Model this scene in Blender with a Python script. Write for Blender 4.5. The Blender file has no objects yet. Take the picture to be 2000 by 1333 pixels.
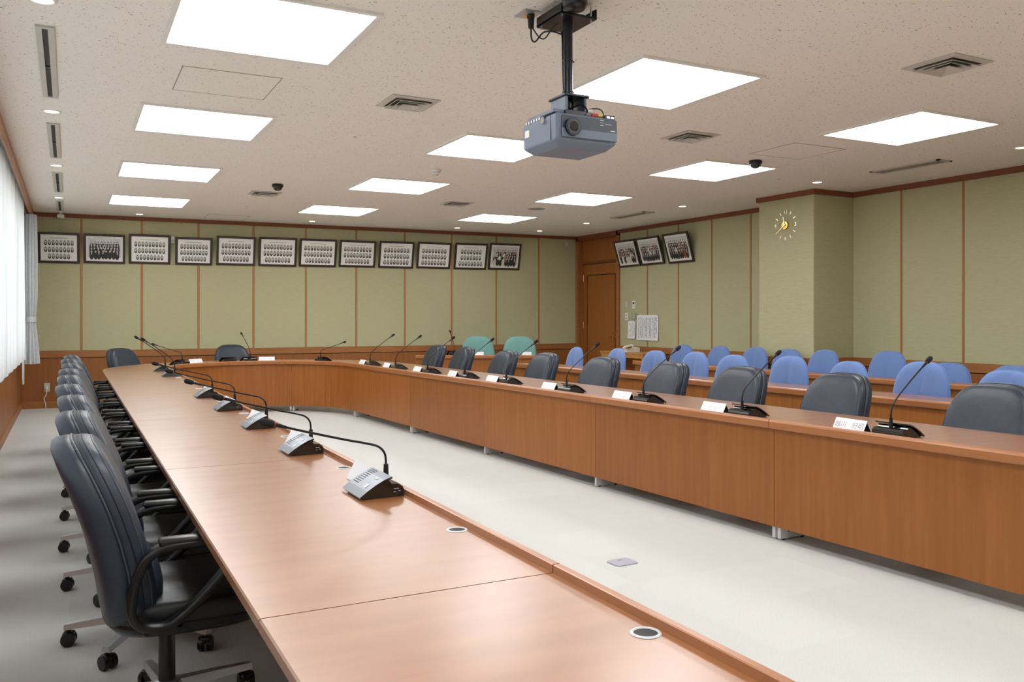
import bpy, bmesh, math, random
from mathutils import Vector, Matrix
random.seed(7)
SC = bpy.context.scene
COL = SC.collection
PI = math.pi

# ------------------------------------------------------------------ camera, world, exposure
YAW = 0.4778
cam_d = bpy.data.cameras.new('camera'); cam = bpy.data.objects.new('camera', cam_d); COL.objects.link(cam)
cam.location = (0, 0, 1.32); cam.rotation_euler = (PI/2, 0, -YAW)
cam_d.sensor_width = 36; cam_d.lens = 36*1670/2000
cam_d.shift_y = -(666.5-621)/2000
cam_d.clip_start = 0.05; cam_d.clip_end = 200
SC.camera = cam
SC.view_settings.view_transform = 'Standard'; SC.view_settings.look = 'None'
SC.view_settings.gamma = 1.0; SC.view_settings.exposure = 0.0
SC.view_settings.use_curve_mapping = False
SC.cycles.use_denoising = True
SC.cycles.max_bounces = 8; SC.cycles.diffuse_bounces = 5
W = bpy.data.worlds.new('overcast_daylight'); SC.world = W; W.use_nodes = True
bgn = W.node_tree.nodes['Background']; bgn.inputs[0].default_value = (0.86, 0.93, 1.0, 1); bgn.inputs[1].default_value = 2.2
PANEL_E = 11.0         # ceiling light panels
DOWN_E = 14.0          # small warm downlights

ZC = 2.85              # ceiling
XL, XR = -0.62, 8.52   # left and right wall faces
YB0, YB1 = 14.2, 13.8  # back wall face at left and right end
YN = -3.2              # wall behind the camera

# ------------------------------------------------------------------ helpers
def lin(r, g, b):
    f = lambda c: (c/255/12.92 if c/255 <= .04045 else ((c/255+.055)/1.055)**2.4)
    return (f(r), f(g), f(b), 1)

class MB:
    def __init__(s): s.v = []; s.f = []; s.m = []; s.s = []
    def add(s, vs, fs, mi=0, smooth=False):
        o = len(s.v); s.v += [tuple(map(float, p)) for p in vs]
        for f in fs: s.f.append([i+o for i in f]); s.m.append(mi); s.s.append(smooth)
        return s
    def box(s, x0, y0, z0, x1, y1, z1, mi=0):
        x0, x1 = sorted((x0, x1)); y0, y1 = sorted((y0, y1)); z0, z1 = sorted((z0, z1))
        return s.add([(x0,y0,z0),(x1,y0,z0),(x1,y1,z0),(x0,y1,z0),(x0,y0,z1),(x1,y0,z1),(x1,y1,z1),(x0,y1,z1)],
              [(3,2,1,0),(4,5,6,7),(0,1,5,4),(1,2,6,5),(2,3,7,6),(3,0,4,7)], mi)
    def rbox(s, x0, y0, z0, x1, y1, z1, r=.004, seg=1, mi=0, smooth=False):
        bm = bmesh.new(); bmesh.ops.create_cube(bm, size=1)
        for v in bm.verts: v.co = Vector(((x0+x1)/2+v.co.x*abs(x1-x0), (y0+y1)/2+v.co.y*abs(y1-y0), (z0+z1)/2+v.co.z*abs(z1-z0)))
        bmesh.ops.bevel(bm, geom=list(bm.edges), offset=r, segments=seg, affect='EDGES', profile=.5)
        bm.verts.index_update()
        s.add([v.co[:] for v in bm.verts], [[v.index for v in f.verts] for f in bm.faces], mi, smooth); bm.free(); return s
    def cyl(s, p0, p1, r0, r1=None, n=16, mi=0, caps=True, smooth=True):
        r1 = r0 if r1 is None else r1
        p0 = Vector(p0); p1 = Vector(p1); d = (p1-p0).normalized()
        a = d.orthogonal().normalized(); b = d.cross(a)
        ring = lambda c, r: [c+(a*math.cos(2*PI*i/n)+b*math.sin(2*PI*i/n))*r for i in range(n)]
        A, B = ring(p0, r0), ring(p1, r1)
        s.add([*A, *B], [(i, (i+1) % n, n+(i+1) % n, n+i) for i in range(n)], mi, smooth)
        if caps:
            if r0 > 1e-6: s.add(A, [list(range(n))[::-1]], mi)
            if r1 > 1e-6: s.add(B, [list(range(n))], mi)
        return s
    def tube(s, path, r, n=8, closed=False, mi=0, sx=1.0, sy=1.0, up=None):
        P = [Vector(p) for p in path]; N = len(P); rs = r if isinstance(r, (list, tuple)) else [r]*N
        def tan(i):
            if closed: return (P[(i+1) % N]-P[i-1]).normalized()
            return (P[min(i+1, N-1)]-P[max(i-1, 0)]).normalized()
        a = None; V = []
        for i in range(N):
            t = tan(i)
            if up is not None: a = (Vector(up)-t*t.dot(Vector(up))).normalized()
            else: a = t.orthogonal().normalized() if a is None else (a-t*t.dot(a)).normalized()
            b = t.cross(a)
            V += [P[i]+(a*math.cos(2*PI*k/n)*sx+b*math.sin(2*PI*k/n)*sy)*rs[i] for k in range(n)]
        F = []
        for i in range(N if closed else N-1):
            j = (i+1) % N
            F += [(i*n+k, i*n+(k+1) % n, j*n+(k+1) % n, j*n+k) for k in range(n)]
        s.add(V, F, mi, True)
        if not closed:
            s.add(V[:n], [list(range(n))[::-1]], mi); s.add(V[-n:], [list(range(n))], mi)
        return s
    def lathe(s, prof, c=(0, 0), n=24, mi=0, smooth=True):
        V = []; F = []
        for r, z in prof: V += [(c[0]+r*math.cos(2*PI*k/n), c[1]+r*math.sin(2*PI*k/n), z) for k in range(n)]
        for i in range(len(prof)-1): F += [(i*n+k, i*n+(k+1) % n, (i+1)*n+(k+1) % n, (i+1)*n+k) for k in range(n)]
        return s.add(V, F, mi, smooth)
    def sweep(s, sec, path, mi=0, smooth=False):
        # sec: closed polygon of (s, z); path: list of ((x, y), (ox, oy))
        n = len(sec); V = []
        for (x, y), (ox, oy) in path: V += [(x+ox*a, y+oy*a, z) for a, z in sec]
        F = []
        for i in range(len(path)-1): F += [(i*n+k, i*n+(k+1) % n, (i+1)*n+(k+1) % n, (i+1)*n+k) for k in range(n)]
        s.add(V, F, mi, smooth); s.add(V[:n], [list(range(n))], mi); s.add(V[-n:], [list(range(n))[::-1]], mi)
        return s
    def prism(s, poly, lo, hi, axis='y', mi=0):
        # poly in (x,z) extruded on y, or (x,y) on z, or (y,z) on x
        mp = {'y': lambda a, b, c: (a, c, b), 'z': lambda a, b, c: (a, b, c), 'x': lambda a, b, c: (c, a, b)}[axis]
        n = len(poly); V = [mp(a, b, lo) for a, b in poly]+[mp(a, b, hi) for a, b in poly]
        s.add(V, [(i, (i+1) % n, n+(i+1) % n, n+i) for i in range(n)], mi)
        s.add(V[:n], [list(range(n))], mi); s.add(V[n:], [list(range(n))], mi); return s
    def disc(s, c, a, b, n=14, mi=0, off=0, half=None):
        # flat ellipse in the xz plane at y = off (facing -y); half: keep below this z
        pts = []
        for k in range(n):
            x = a*math.cos(2*PI*k/n); z = b*math.sin(2*PI*k/n)
            if half is not None: z = min(z, half)
            pts.append((c[0]+x, off, c[1]+z))
        return s.add(pts, [list(range(n))], mi)

def fixn(me):
    bm = bmesh.new(); bm.from_mesh(me); bmesh.ops.recalc_face_normals(bm, faces=bm.faces); bm.to_mesh(me); bm.free()

def obj(name, mb, mats, parent=None, world=False, recalc=True, loc=None):
    me = bpy.data.meshes.new(name)
    v = mb.v
    if world and parent is not None:
        L = parent.location; v = [(p[0]-L.x, p[1]-L.y, p[2]-L.z) for p in v]
    me.from_pydata(v, [], mb.f)
    for m in (mats if isinstance(mats, (list, tuple)) else [mats]): me.materials.append(m)
    for p, i, sm in zip(me.polygons, mb.m, mb.s): p.material_index = i; p.use_smooth = sm
    if recalc: fixn(me)
    o = bpy.data.objects.new(name, me); COL.objects.link(o)
    if parent is not None: o.parent = parent
    if loc: o.location = loc
    return o
def share(src, parent, name=None, loc=None, rot=None):
    o = bpy.data.objects.new(name or src.name.split('.')[0], src.data); COL.objects.link(o); o.parent = parent
    if loc: o.location = loc
    if rot: o.rotation_euler = rot
    return o
def tag(o, label, cat, group=None, kind=None):
    o['label'] = label; o['category'] = cat
    if group: o['group'] = group
    if kind: o['kind'] = kind
    return o
def thing(name, label, cat, loc=(0, 0, 0), rot=0.0, group=None, kind=None):
    o = bpy.data.objects.new(name, None); COL.objects.link(o); o.empty_display_size = .1
    o.location = loc; o.rotation_euler = rot if isinstance(rot, tuple) else (0, 0, rot)
    return tag(o, label, cat, group, kind)
def dup(root, loc, rot=0.0, label=None, scale=None):
    def cp(o, p):
        c = o.copy(); COL.objects.link(c); c.parent = p
        for ch in kids.get(o, ()): cp(ch, c)
        return c
    kids = {}
    def walk(o):
        kids[o] = list(o.children)
        for ch in kids[o]: walk(ch)
    walk(root)
    r = cp(root, None)
    r.location = loc; r.rotation_euler = rot if isinstance(rot, tuple) else (0, 0, rot)
    if label: r['label'] = label
    if scale: r.scale = scale
    return r
ORD = ['first', 'second', 'third', 'fourth', 'fifth', 'sixth', 'seventh', 'eighth', 'ninth', 'tenth', 'eleventh', 'twelfth']

_font_tmp = []
def text2d(body, size=1.0):
    c = bpy.data.curves.new('txt', 'FONT'); c.body = body; c.size = size; c.align_x = 'CENTER'; c.align_y = 'CENTER'; c.resolution_u = 3
    o = bpy.data.objects.new('txt', c); COL.objects.link(o); bpy.context.view_layer.update()
    me = bpy.data.meshes.new_from_object(o.evaluated_get(bpy.context.evaluated_depsgraph_get()))
    V = [(v.co.x, v.co.y) for v in me.vertices]; F = [list(p.vertices) for p in me.polygons]
    bpy.data.objects.remove(o); bpy.data.curves.remove(c); bpy.data.meshes.remove(me)
    return V, F

def arcpts(pts, n=6):
    # Catmull-Rom through the points
    P = [Vector(p) for p in pts]; out = []
    for i in range(len(P)-1):
        p0 = P[max(i-1, 0)]; p1 = P[i]; p2 = P[i+1]; p3 = P[min(i+2, len(P)-1)]
        for k in range(n):
            t = k/n; out.append(.5*((2*p1)+(p2-p0)*t+(2*p0-5*p1+4*p2-p3)*t*t+(3*p1-p0-3*p2+p3)*t**3))
    out.append(P[-1]); return out

# ------------------------------------------------------------------ materials
def mat(name, col, rough=.5, metal=0.0, spec=.5, col2=None, nscale=(1, 1, 1), nfac=8.0, detail=3.0, bump=0.0, bscale=None, rand=0.0,
        coat=0.0, coatr=.1, lo=.35, hi=.65, emit=None, sheen=0.0, dist=0.0):
    m = bpy.data.materials.new(name); m.use_nodes = True; nt = m.node_tree; N = nt.nodes; L = nt.links
    b = N['Principled BSDF']; b.inputs['Base Color'].default_value = col; b.inputs['Roughness'].default_value = rough
    b.inputs['Metallic'].default_value = metal; b.inputs['Specular IOR Level'].default_value = spec
    if coat: b.inputs['Coat Weight'].default_value = coat; b.inputs['Coat Roughness'].default_value = coatr
    if sheen: b.inputs['Sheen Weight'].default_value = sheen
    if col2 is not None or bump or rand:
        tc = N.new('ShaderNodeTexCoord'); mp = N.new('ShaderNodeMapping'); mp.inputs['Scale'].default_value = nscale
        L.new(tc.outputs['Object'], mp.inputs['Vector'])
        nz = N.new('ShaderNodeTexNoise'); nz.inputs['Scale'].default_value = nfac; nz.inputs['Detail'].default_value = detail
        nz.inputs['Distortion'].default_value = dist
        L.new(mp.outputs[0], nz.inputs['Vector'])
        out = None
        if col2 is not None:
            rp = N.new('ShaderNodeValToRGB'); rp.color_ramp.elements[0].position = lo; rp.color_ramp.elements[1].position = hi
            rp.color_ramp.elements[0].color = col; rp.color_ramp.elements[1].color = col2
            L.new(nz.outputs['Fac'], rp.inputs[0]); out = rp.outputs[0]
        if rand:
            oi = N.new('ShaderNodeObjectInfo'); hs = N.new('ShaderNodeHueSaturation')
            mr = N.new('ShaderNodeMapRange'); mr.inputs[3].default_value = 1-rand; mr.inputs[4].default_value = 1+rand
            L.new(oi.outputs['Random'], mr.inputs[0]); L.new(mr.outputs[0], hs.inputs['Value'])
            if out is not None: L.new(out, hs.inputs['Color'])
            else: hs.inputs['Color'].default_value = col
            out = hs.outputs[0]
        if out is not None: L.new(out, b.inputs['Base Color'])
        if bump:
            bp = N.new('ShaderNodeBump'); bp.inputs['Strength'].default_value = bump; bp.inputs['Distance'].default_value = .01
            src = nz
            if bscale:
                src = N.new('ShaderNodeTexNoise'); src.inputs['Scale'].default_value = bscale; src.inputs['Detail'].default_value = 3
                L.new(tc.outputs['Object'], src.inputs['Vector'])
            L.new(src.outputs['Fac'], bp.inputs['Height']); L.new(bp.outputs[0], b.inputs['Normal'])
    if emit: b.inputs['Emission Color'].default_value = emit[0]; b.inputs['Emission Strength'].default_value = emit[1]
    return m
M = {}
M['top'] = mat('table_top_veneer', lin(152, 93, 46), .38, spec=.55, col2=lin(161, 102, 53), nscale=(1, 7, 7), nfac=2.2, rand=.02, coat=1.0, coatr=.27)
M['top'].node_tree.nodes['Principled BSDF'].inputs['Coat IOR'].default_value = 1.75
M['edge'] = mat('table_edge_wood', lin(164, 102, 56), .36, spec=.5, col2=lin(172, 110, 62), nscale=(6, 1, 6), nfac=3, rand=.02, coat=.5, coatr=.24)
M['panel'] = mat('front_panel_veneer', lin(150, 89, 36), .40, spec=.45, col2=lin(161, 99, 43), nscale=(9, 9, .5), nfac=3, rand=.09)
M['wood'] = mat('wall_wood', lin(142, 86, 40), .42, spec=.45, col2=lin(153, 95, 46), nscale=(9, 9, .6), nfac=3, rand=.04)
M['woodh'] = mat('rail_wood', lin(154, 98, 52), .42, spec=.45, col2=lin(164, 107, 58), nscale=(1, 1, 10), nfac=3, rand=.02)
M['trim'] = mat('crown_trim_wood', lin(126, 70, 44), .45, spec=.4, col2=lin(134, 78, 50), nscale=(1, 1, 10), nfac=3)
M['door'] = mat('door_veneer', lin(154, 92, 40), .38, spec=.5, col2=lin(166, 103, 47), nscale=(12, 12, .7), nfac=3)
M['pale'] = mat('pale_stand_wood', lin(178, 124, 66), .45, col2=lin(190, 138, 80), nscale=(3, 3, 12), nfac=3)
M['fabric'] = mat('green_wall_cloth', lin(179, 175, 139), .92, spec=.1, col2=lin(189, 185, 149), nscale=(5, 5, 130), nfac=2.0, detail=4, bump=.10)
M['plaster'] = mat('plaster', lin(190, 184, 170), .9, spec=.1)
M['white'] = mat('white_plastic', lin(232, 230, 224), .4)
M['offwhite'] = mat('offwhite_metal', lin(196, 192, 182), .45)
M['grille'] = mat('grey_grille', lin(158, 152, 138), .5)
M['darkslot'] = mat('dark_slot', lin(34, 34, 34), .6)
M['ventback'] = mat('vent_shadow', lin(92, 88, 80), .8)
M['line'] = mat('joint_line', lin(158, 151, 140), .8)
M['leather'] = mat('charcoal_leather', lin(38, 45, 59), .40, spec=.5, col2=lin(44, 51, 65), nfac=9, bump=.10, bscale=30, detail=4)
M['leatherd'] = mat('black_leather_seat', lin(26, 27, 30), .36, spec=.5, bump=.14, bscale=28, nfac=6, col2=lin(32, 33, 37))
M['piping'] = mat('piping', lin(56, 61, 72), .3, spec=.6)
M['seam'] = mat('seam_dark', lin(16, 16, 18), .5)
M['black'] = mat('black_plastic', lin(16, 16, 18), .30, spec=.5)
M['blackm'] = mat('black_matt', lin(20, 20, 21), .7)
M['gloss'] = mat('gloss_black', lin(14, 14, 15), .12, spec=.6, coat=.4)
M['alu'] = mat('aluminium', lin(196, 197, 200), .34, metal=.7)
M['silver'] = mat('silver_paint', lin(206, 207, 208), .35)
M['batten'] = mat('batten_wood', lin(170, 112, 62), .45, col2=lin(178, 120, 68), nscale=(6, 6, .6), nfac=3)
M['chrome'] = mat('chrome', lin(225, 225, 228), .12, metal=1.0)
M['plate'] = mat('grey_plate', lin(142, 147, 156), .34, metal=.25)
M['neck'] = mat('gooseneck_black', lin(30, 30, 32), .25, metal=.4)
M['foam'] = mat('foam_black', lin(22, 22, 25), .95, bump=.3, bscale=300, nfac=10)
M['red'] = mat('red_ring', lin(120, 40, 44), .4)
M['blue'] = mat('blue_cloth', lin(104, 130, 182), .85, spec=.15, bump=.05, bscale=500, sheen=.3)
M['green'] = mat('teal_cloth', lin(122, 168, 160), .85, spec=.15, bump=.05, bscale=500, sheen=.3)
M['paper'] = mat('white_card', lin(238, 239, 242), .6, spec=.2)
M['inkf'] = mat('faint_ink', lin(188, 190, 194), .7)
M['ink'] = mat('grey_ink', lin(166, 168, 172), .7)
M['inkd'] = mat('dark_ink', lin(92, 96, 106), .7)
M['sheet'] = mat('photo_paper', lin(238, 235, 231), .45, coat=.3, coatr=.1)
M['photobg'] = mat('photo_background', lin(206, 206, 206), .45)
M['oval'] = mat('portrait_grey', lin(176, 172, 166), .5)
M['suit'] = mat('portrait_dark', lin(46, 44, 46), .5)
M['face'] = mat('portrait_face', lin(206, 196, 186), .5)
M['hair'] = mat('portrait_hair', lin(36, 33, 32), .5)
M['cream'] = mat('portrait_cream', lin(216, 208, 190), .5)
M['navy'] = mat('portrait_navy', lin(62, 70, 100), .5)
M['rust'] = mat('portrait_rust', lin(150, 66, 52), .5)
M['frame'] = mat('dark_frame_wood', lin(44, 27, 21), .35, col2=lin(54, 34, 27), nscale=(3, 3, 20), nfac=4, coat=.2)
M['wire'] = mat('steel_wire', lin(190, 190, 186), .3, metal=.9)
M['brass'] = mat('brass', lin(206, 164, 82), .22, metal=1.0)
M['gold'] = mat('pale_gold', lin(232, 222, 186), .25, metal=.8)
M['proj'] = mat('projector_grey', lin(110, 120, 137), .42, spec=.45)
M['projd'] = mat('projector_dark', lin(60, 66, 78), .4)
M['mount'] = mat('mount_black', lin(34, 37, 42), .28, metal=.5)
M['lens'] = mat('lens_glass', lin(20, 14, 24), .05, spec=.8, coat=1.0, coatr=.02)
M['redp'] = mat('red_plug', lin(190, 50, 40), .4)
M['yelp'] = mat('yellow_plug', lin(214, 190, 90), .4)
M['floorbox'] = mat('floor_box_grey', lin(168, 168, 182), .4, metal=.2)
M['drape'] = mat('grey_drape', lin(182, 184, 184), .9, spec=.1, sheen=.2, col2=lin(192, 194, 194), nfac=40)
M['phone'] = mat('phone_ivory', lin(224, 220, 206), .4)

def emis(name, col, s):
    m = bpy.data.materials.new(name); m.use_nodes = True; nt = m.node_tree; nt.nodes.clear()
    e = nt.nodes.new('ShaderNodeEmission'); o = nt.nodes.new('ShaderNodeOutputMaterial')
    e.inputs[0].default_value = col; e.inputs[1].default_value = s; nt.links.new(e.outputs[0], o.inputs[0]); return m
M['led'] = emis('light_panel', (.965, .985, 1.0, 1), PANEL_E)
M['warm'] = emis('downlight_lamp', (1, .82, .58, 1), DOWN_E)

def ceiling_mat():
    m = mat('ceiling_board', lin(203, 196, 182), .9, spec=.1); nt = m.node_tree; N = nt.nodes; L = nt.links; b = N['Principled BSDF']
    tc = N.new('ShaderNodeTexCoord'); mp = N.new('ShaderNodeMapping'); mp.inputs['Scale'].default_value = (1, 1.5, 1)
    n1 = N.new('ShaderNodeTexNoise'); n1.inputs['Scale'].default_value = 62; n1.inputs['Detail'].default_value = 1.5; n1.inputs['Distortion'].default_value = .6
    rp = N.new('ShaderNodeValToRGB'); e = rp.color_ramp.elements; e[0].position = .665; e[1].position = .72
    e[0].color = lin(238, 234, 226); e[1].color = lin(146, 136, 120)
    L.new(tc.outputs['Object'], mp.inputs[0]); L.new(mp.outputs[0], n1.inputs['Vector']); L.new(n1.outputs['Fac'], rp.inputs[0]); L.new(rp.outputs[0], b.inputs['Base Color'])
    return m
M['ceiling'] = ceiling_mat()
def carpet_mat():
    m = mat('carpet_tiles', lin(196, 193, 182), .95, spec=.05, sheen=.15); nt = m.node_tree; N = nt.nodes; L = nt.links; b = N['Principled BSDF']
    tc = N.new('ShaderNodeTexCoord')
    dv = N.new('ShaderNodeVectorMath'); dv.operation = 'DIVIDE'; dv.inputs[1].default_value = (.5, .5, 10)
    fl = N.new('ShaderNodeVectorMath'); fl.operation = 'FLOOR'; wn = N.new('ShaderNodeTexWhiteNoise')
    nz = N.new('ShaderNodeTexNoise'); nz.inputs['Scale'].default_value = 170; nz.inputs['Detail'].default_value = 3
    r1 = N.new('ShaderNodeMapRange'); r1.inputs[3].default_value = .975; r1.inputs[4].default_value = 1.02
    r2 = N.new('ShaderNodeMapRange'); r2.inputs[3].default_value = .86; r2.inputs[4].default_value = 1.14
    ml = N.new('ShaderNodeMath'); ml.operation = 'MULTIPLY'; hs = N.new('ShaderNodeHueSaturation'); hs.inputs['Color'].default_value = lin(201, 201, 196)
    L.new(tc.outputs['Object'], dv.inputs[0]); L.new(dv.outputs[0], fl.inputs[0]); L.new(fl.outputs[0], wn.inputs['Vector']); L.new(tc.outputs['Object'], nz.inputs['Vector'])
    L.new(wn.outputs['Value'], r1.inputs[0]); L.new(nz.outputs['Fac'], r2.inputs[0]); L.new(r1.outputs[0], ml.inputs[0]); L.new(r2.outputs[0], ml.inputs[1])
    L.new(ml.outputs[0], hs.inputs['Value']); L.new(hs.outputs[0], b.inputs['Base Color'])
    bp = N.new('ShaderNodeBump'); bp.inputs['Strength'].default_value = .35; bp.inputs['Distance'].default_value = .004
    L.new(nz.outputs['Fac'], bp.inputs['Height']); L.new(bp.outputs[0], b.inputs['Normal'])
    return m
M['carpet'] = carpet_mat()
def lace_mat():
    m = bpy.data.materials.new('lace_curtain'); m.use_nodes = True; nt = m.node_tree; N = nt.nodes; L = nt.links; N.clear()
    o = N.new('ShaderNodeOutputMaterial'); d = N.new('ShaderNodeBsdfDiffuse'); t = N.new('ShaderNodeBsdfTranslucent'); tr = N.new('ShaderNodeBsdfTransparent')
    d.inputs[0].default_value = (.86, .86, .85, 1); t.inputs[0].default_value = (.88, .89, .88, 1)
    m1 = N.new('ShaderNodeMixShader'); m1.inputs[0].default_value = .5; m2 = N.new('ShaderNodeMixShader'); m2.inputs[0].default_value = .08
    L.new(d.outputs[0], m1.inputs[1]); L.new(t.outputs[0], m1.inputs[2]); L.new(m1.outputs[0], m2.inputs[1]); L.new(tr.outputs[0], m2.inputs[2]); L.new(m2.outputs[0], o.inputs[0])
    return m
M['lace'] = lace_mat()
def glass_mat():
    m = bpy.data.materials.new('window_glass'); m.use_nodes = True; nt = m.node_tree; N = nt.nodes; L = nt.links; N.clear()
    o = N.new('ShaderNodeOutputMaterial'); g = N.new('ShaderNodeBsdfGlossy'); g.inputs['Roughness'].default_value = .02; tr = N.new('ShaderNodeBsdfTransparent'); mx = N.new('ShaderNodeMixShader')
    tr.inputs[0].default_value = (.95, .97, .96, 1); mx.inputs[0].default_value = .06
    L.new(tr.outputs[0], mx.inputs[1]); L.new(g.outputs[0], mx.inputs[2]); L.new(mx.outputs[0], o.inputs[0]); return m
M['glass'] = glass_mat()

# ------------------------------------------------------------------ room shell
def struct(name, mb, m, label, cat):
    o = obj(name, mb, m); return tag(o, label, cat, kind='structure')
floor = struct('floor', MB().box(XL-.1, YN, -.06, XR+.3, 14.4, 0), M['carpet'], 'pale grey carpet tile floor of the meeting room', 'floor')
ceil = struct('ceiling', MB().box(XL-.1, YN, ZC, XR+.3, 14.4, ZC+.06), M['ceiling'], 'cream speckled acoustic board ceiling', 'ceiling')
struct('wall_near', MB().box(XL-.1, YN-.1, 0, XR+.3, YN, ZC), M['fabric'], 'cloth covered wall behind the camera', 'wall')

# back wall, built in its own slightly turned frame (u along the wall, room side is -y)
wang = math.atan2(YB1-YB0, XR-XL); WLEN = math.hypot(XR-XL, YB1-YB0)
wb = obj('wall_back', MB().box(-.25, .012, 0, WLEN+.2, .12, ZC), M['plaster']); wb.location = (XL, YB0, 0); wb.rotation_euler = (0, 0, wang)
tag(wb, 'far wall of green cloth panels above wooden wainscot', 'wall', kind='structure')
RAIL0, RAIL1 = .735, .835
bat = [(x-XL)/math.cos(wang) for x in (.16, .98, 1.79, 2.62, 3.45, 4.29, 5.14, 6.0, 6.86, 7.72)]
edges = [0.0]+bat+[WLEN]
for a, b in zip(edges, edges[1:]):
    obj('fabric_panel', MB().rbox(a+.014, -.004, RAIL1, b-.014, .012, ZC-.055, .003), M['fabric'], wb)
    obj('wainscot_panel', MB().box(a+.03, 0, .10, b-.03, .012, RAIL0-.008), M['wood'], wb)
for a in bat:
    obj('batten', MB().rbox(a-.014, -.012, RAIL1, a+.014, .012, ZC-.055, .003), M['batten'], wb)
    obj('wainscot_stile', MB().rbox(a-.03, -.006, .10, a+.03, .012, RAIL0-.008, .002), M['wood'], wb)
for a, b in ((-.02, .032), (WLEN-.032, WLEN+.02)):
    obj('wainscot_stile', MB().box(a, -.002, .10, b, .012, RAIL0-.008), M['wood'], wb); obj('batten', MB().box(a+.008, -.004, RAIL1, b-.008, .012, ZC-.055), M['batten'], wb)
obj('top_trim', MB().rbox(0, -.03, ZC-.055, WLEN, .012, ZC, .003), M['trim'], wb)
obj('wainscot_rail', MB().rbox(0, -.018, RAIL0, WLEN, .012, RAIL1, .004), M['woodh'], wb)
obj('shadow_groove', MB().box(0, -.001, RAIL0-.008, WLEN, .012, RAIL0), M['seam'], wb)
obj('baseboard', MB().rbox(0, -.014, 0, WLEN, .012, .10, .003), M['woodh'], wb)
def wallp(x, off=0.0):   # point on back wall face at world x, offset into room
    u = (x-XL)/math.cos(wang); return (XL+u*math.cos(wang)+off*math.sin(wang), YB0+u*math.sin(wang)-off*math.cos(wang))

# right wall with door recess
DY0, DY1 = 12.46, 13.76
wr = struct('wall_right', MB().box(XR+.012, YN, 0, XR+.3, DY0, ZC).box(XR+.012, DY1, 0, XR+.3, 14.2, ZC).box(XR+.17, DY0, 0, XR+.3, DY1, ZC), M['plaster'],
            'right wall of green cloth panels above wooden wainscot', 'wall')
rb = [11.56, 10.75, 9.96, 9.14, 8.2, 7.45, 6.69, 5.92, 5.15, 4.38, 3.6, 2.8, 2.0, 1.2, .4, -.4, -1.2, -2.0]
re_ = [DY0-.10]+rb+[YN]
for a, b in zip(re_, re_[1:]):
    obj('fabric_panel', MB().rbox(XR-.004, b+.012, RAIL1, XR+.012, a-.012, ZC-.06, .003), M['fabric'], wr)
    obj('wainscot_panel', MB().box(XR, b+.03, .10, XR+.012, a-.03, RAIL0-.008), M['wood'], wr)
for a in rb:
    obj('batten', MB().rbox(XR-.012, a-.012, RAIL1, XR+.012, a+.012, ZC-.06, .003), M['batten'], wr)
    obj('wainscot_stile', MB().rbox(XR-.006, a-.03, .10, XR+.012, a+.03, RAIL0-.008, .002), M['wood'], wr)
obj('top_trim', MB().rbox(XR-.03, YN, ZC-.06, XR+.012, DY0-.06, ZC, .003), M['trim'], wr)
obj('wainscot_rail', MB().rbox(XR-.018, YN, RAIL0, XR+.012, DY0-.08, RAIL1, .004), M['woodh'], wr)
obj('shadow_groove', MB().box(XR-.001, YN, RAIL0-.008, XR+.012, DY0-.08, RAIL0), M['seam'], wr)
obj('baseboard', MB().rbox(XR-.014, YN, 0, XR+.012, DY0-.08, .10, .003), M['woodh'], wr)
# pillar
PX, PY0, PY1 = 7.85, 7.37, 8.27
wp = struct('wall_pillar', MB().box(PX+.01, PY0+.01, 0, XR+.02, PY1-.01, ZC), M['plaster'], 'square pillar covered in green cloth beneath the wall clock', 'pillar')
obj('fabric_panel', MB().rbox(PX-.004, PY0+.0, RAIL1, PX+.01, PY1, ZC-.06, .003), M['fabric'], wp)
obj('fabric_panel', MB().rbox(PX, PY0-.004, RAIL1, XR, PY0+.01, ZC-.06, .003), M['fabric'], wp)
obj('fabric_panel', MB().rbox(PX, PY1-.01, RAIL1, XR, PY1+.004, ZC-.06, .003), M['fabric'], wp)
obj('top_trim', MB().rbox(PX-.03, PY0-.03, ZC-.06, XR, PY1+.03, ZC, .003), M['trim'], wp)
obj('wainscot_rail', MB().rbox(PX-.018, PY0-.018, RAIL0, XR, PY1+.018, RAIL1, .004), M['woodh'], wp)
obj('wainscot_panel', MB().rbox(PX-.008, PY0-.008, 0, XR, PY1+.008, RAIL0-.008, .003), M['wood'], wp)

# door
d1 = thing('door_1', 'dark wooden door with brass lever in the far right corner', 'door', (XR, (DY0+DY1)/2, 0), kind='structure')
def dpart(n, mb, m, p=d1): return obj(n, mb, m, p, world=(p is d1))
dpart('door_casing', MB().rbox(XR-.02, DY0-.09, 0, XR+.05, DY0, ZC, .004), M['woodh'])
dpart('door_casing', MB().rbox(XR-.02, DY1-.02, 0, XR+.05, DY1+.06, ZC, .004), M['woodh'])
dpart('door_head', MB().rbox(XR-.02, DY0-.09, ZC-.09, XR+.06, DY1+.06, ZC, .004), M['trim'])
dpart('reveal', MB().box(XR+.05, DY1-.03, 0, XR+.17, DY1-.02, ZC), M['door'])
dpart('reveal', MB().box(XR+.05, DY0, 0, XR+.17, DY0+.01, ZC), M['door'])
dpart('transom_panel', MB().rbox(XR+.10, DY0+.01, 2.36, XR+.15, DY1-.03, ZC-.06, .004), M['door'])
dpart('transom_rail', MB().rbox(XR+.085, DY0+.01, 2.32, XR+.15, DY1-.03, 2.36, .004), M['trim'])
leaf = dpart('door_leaf', MB().rbox(XR+.11, DY0+.10, .01, XR+.15, DY1-.04, 2.315, .004), M['door'])
dpart('door_stop', MB().rbox(XR+.09, DY0+.01, 0, XR+.15, DY0+.095, 2.32, .004), M['door'])
dl = d1.location
gr = MB()
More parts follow.
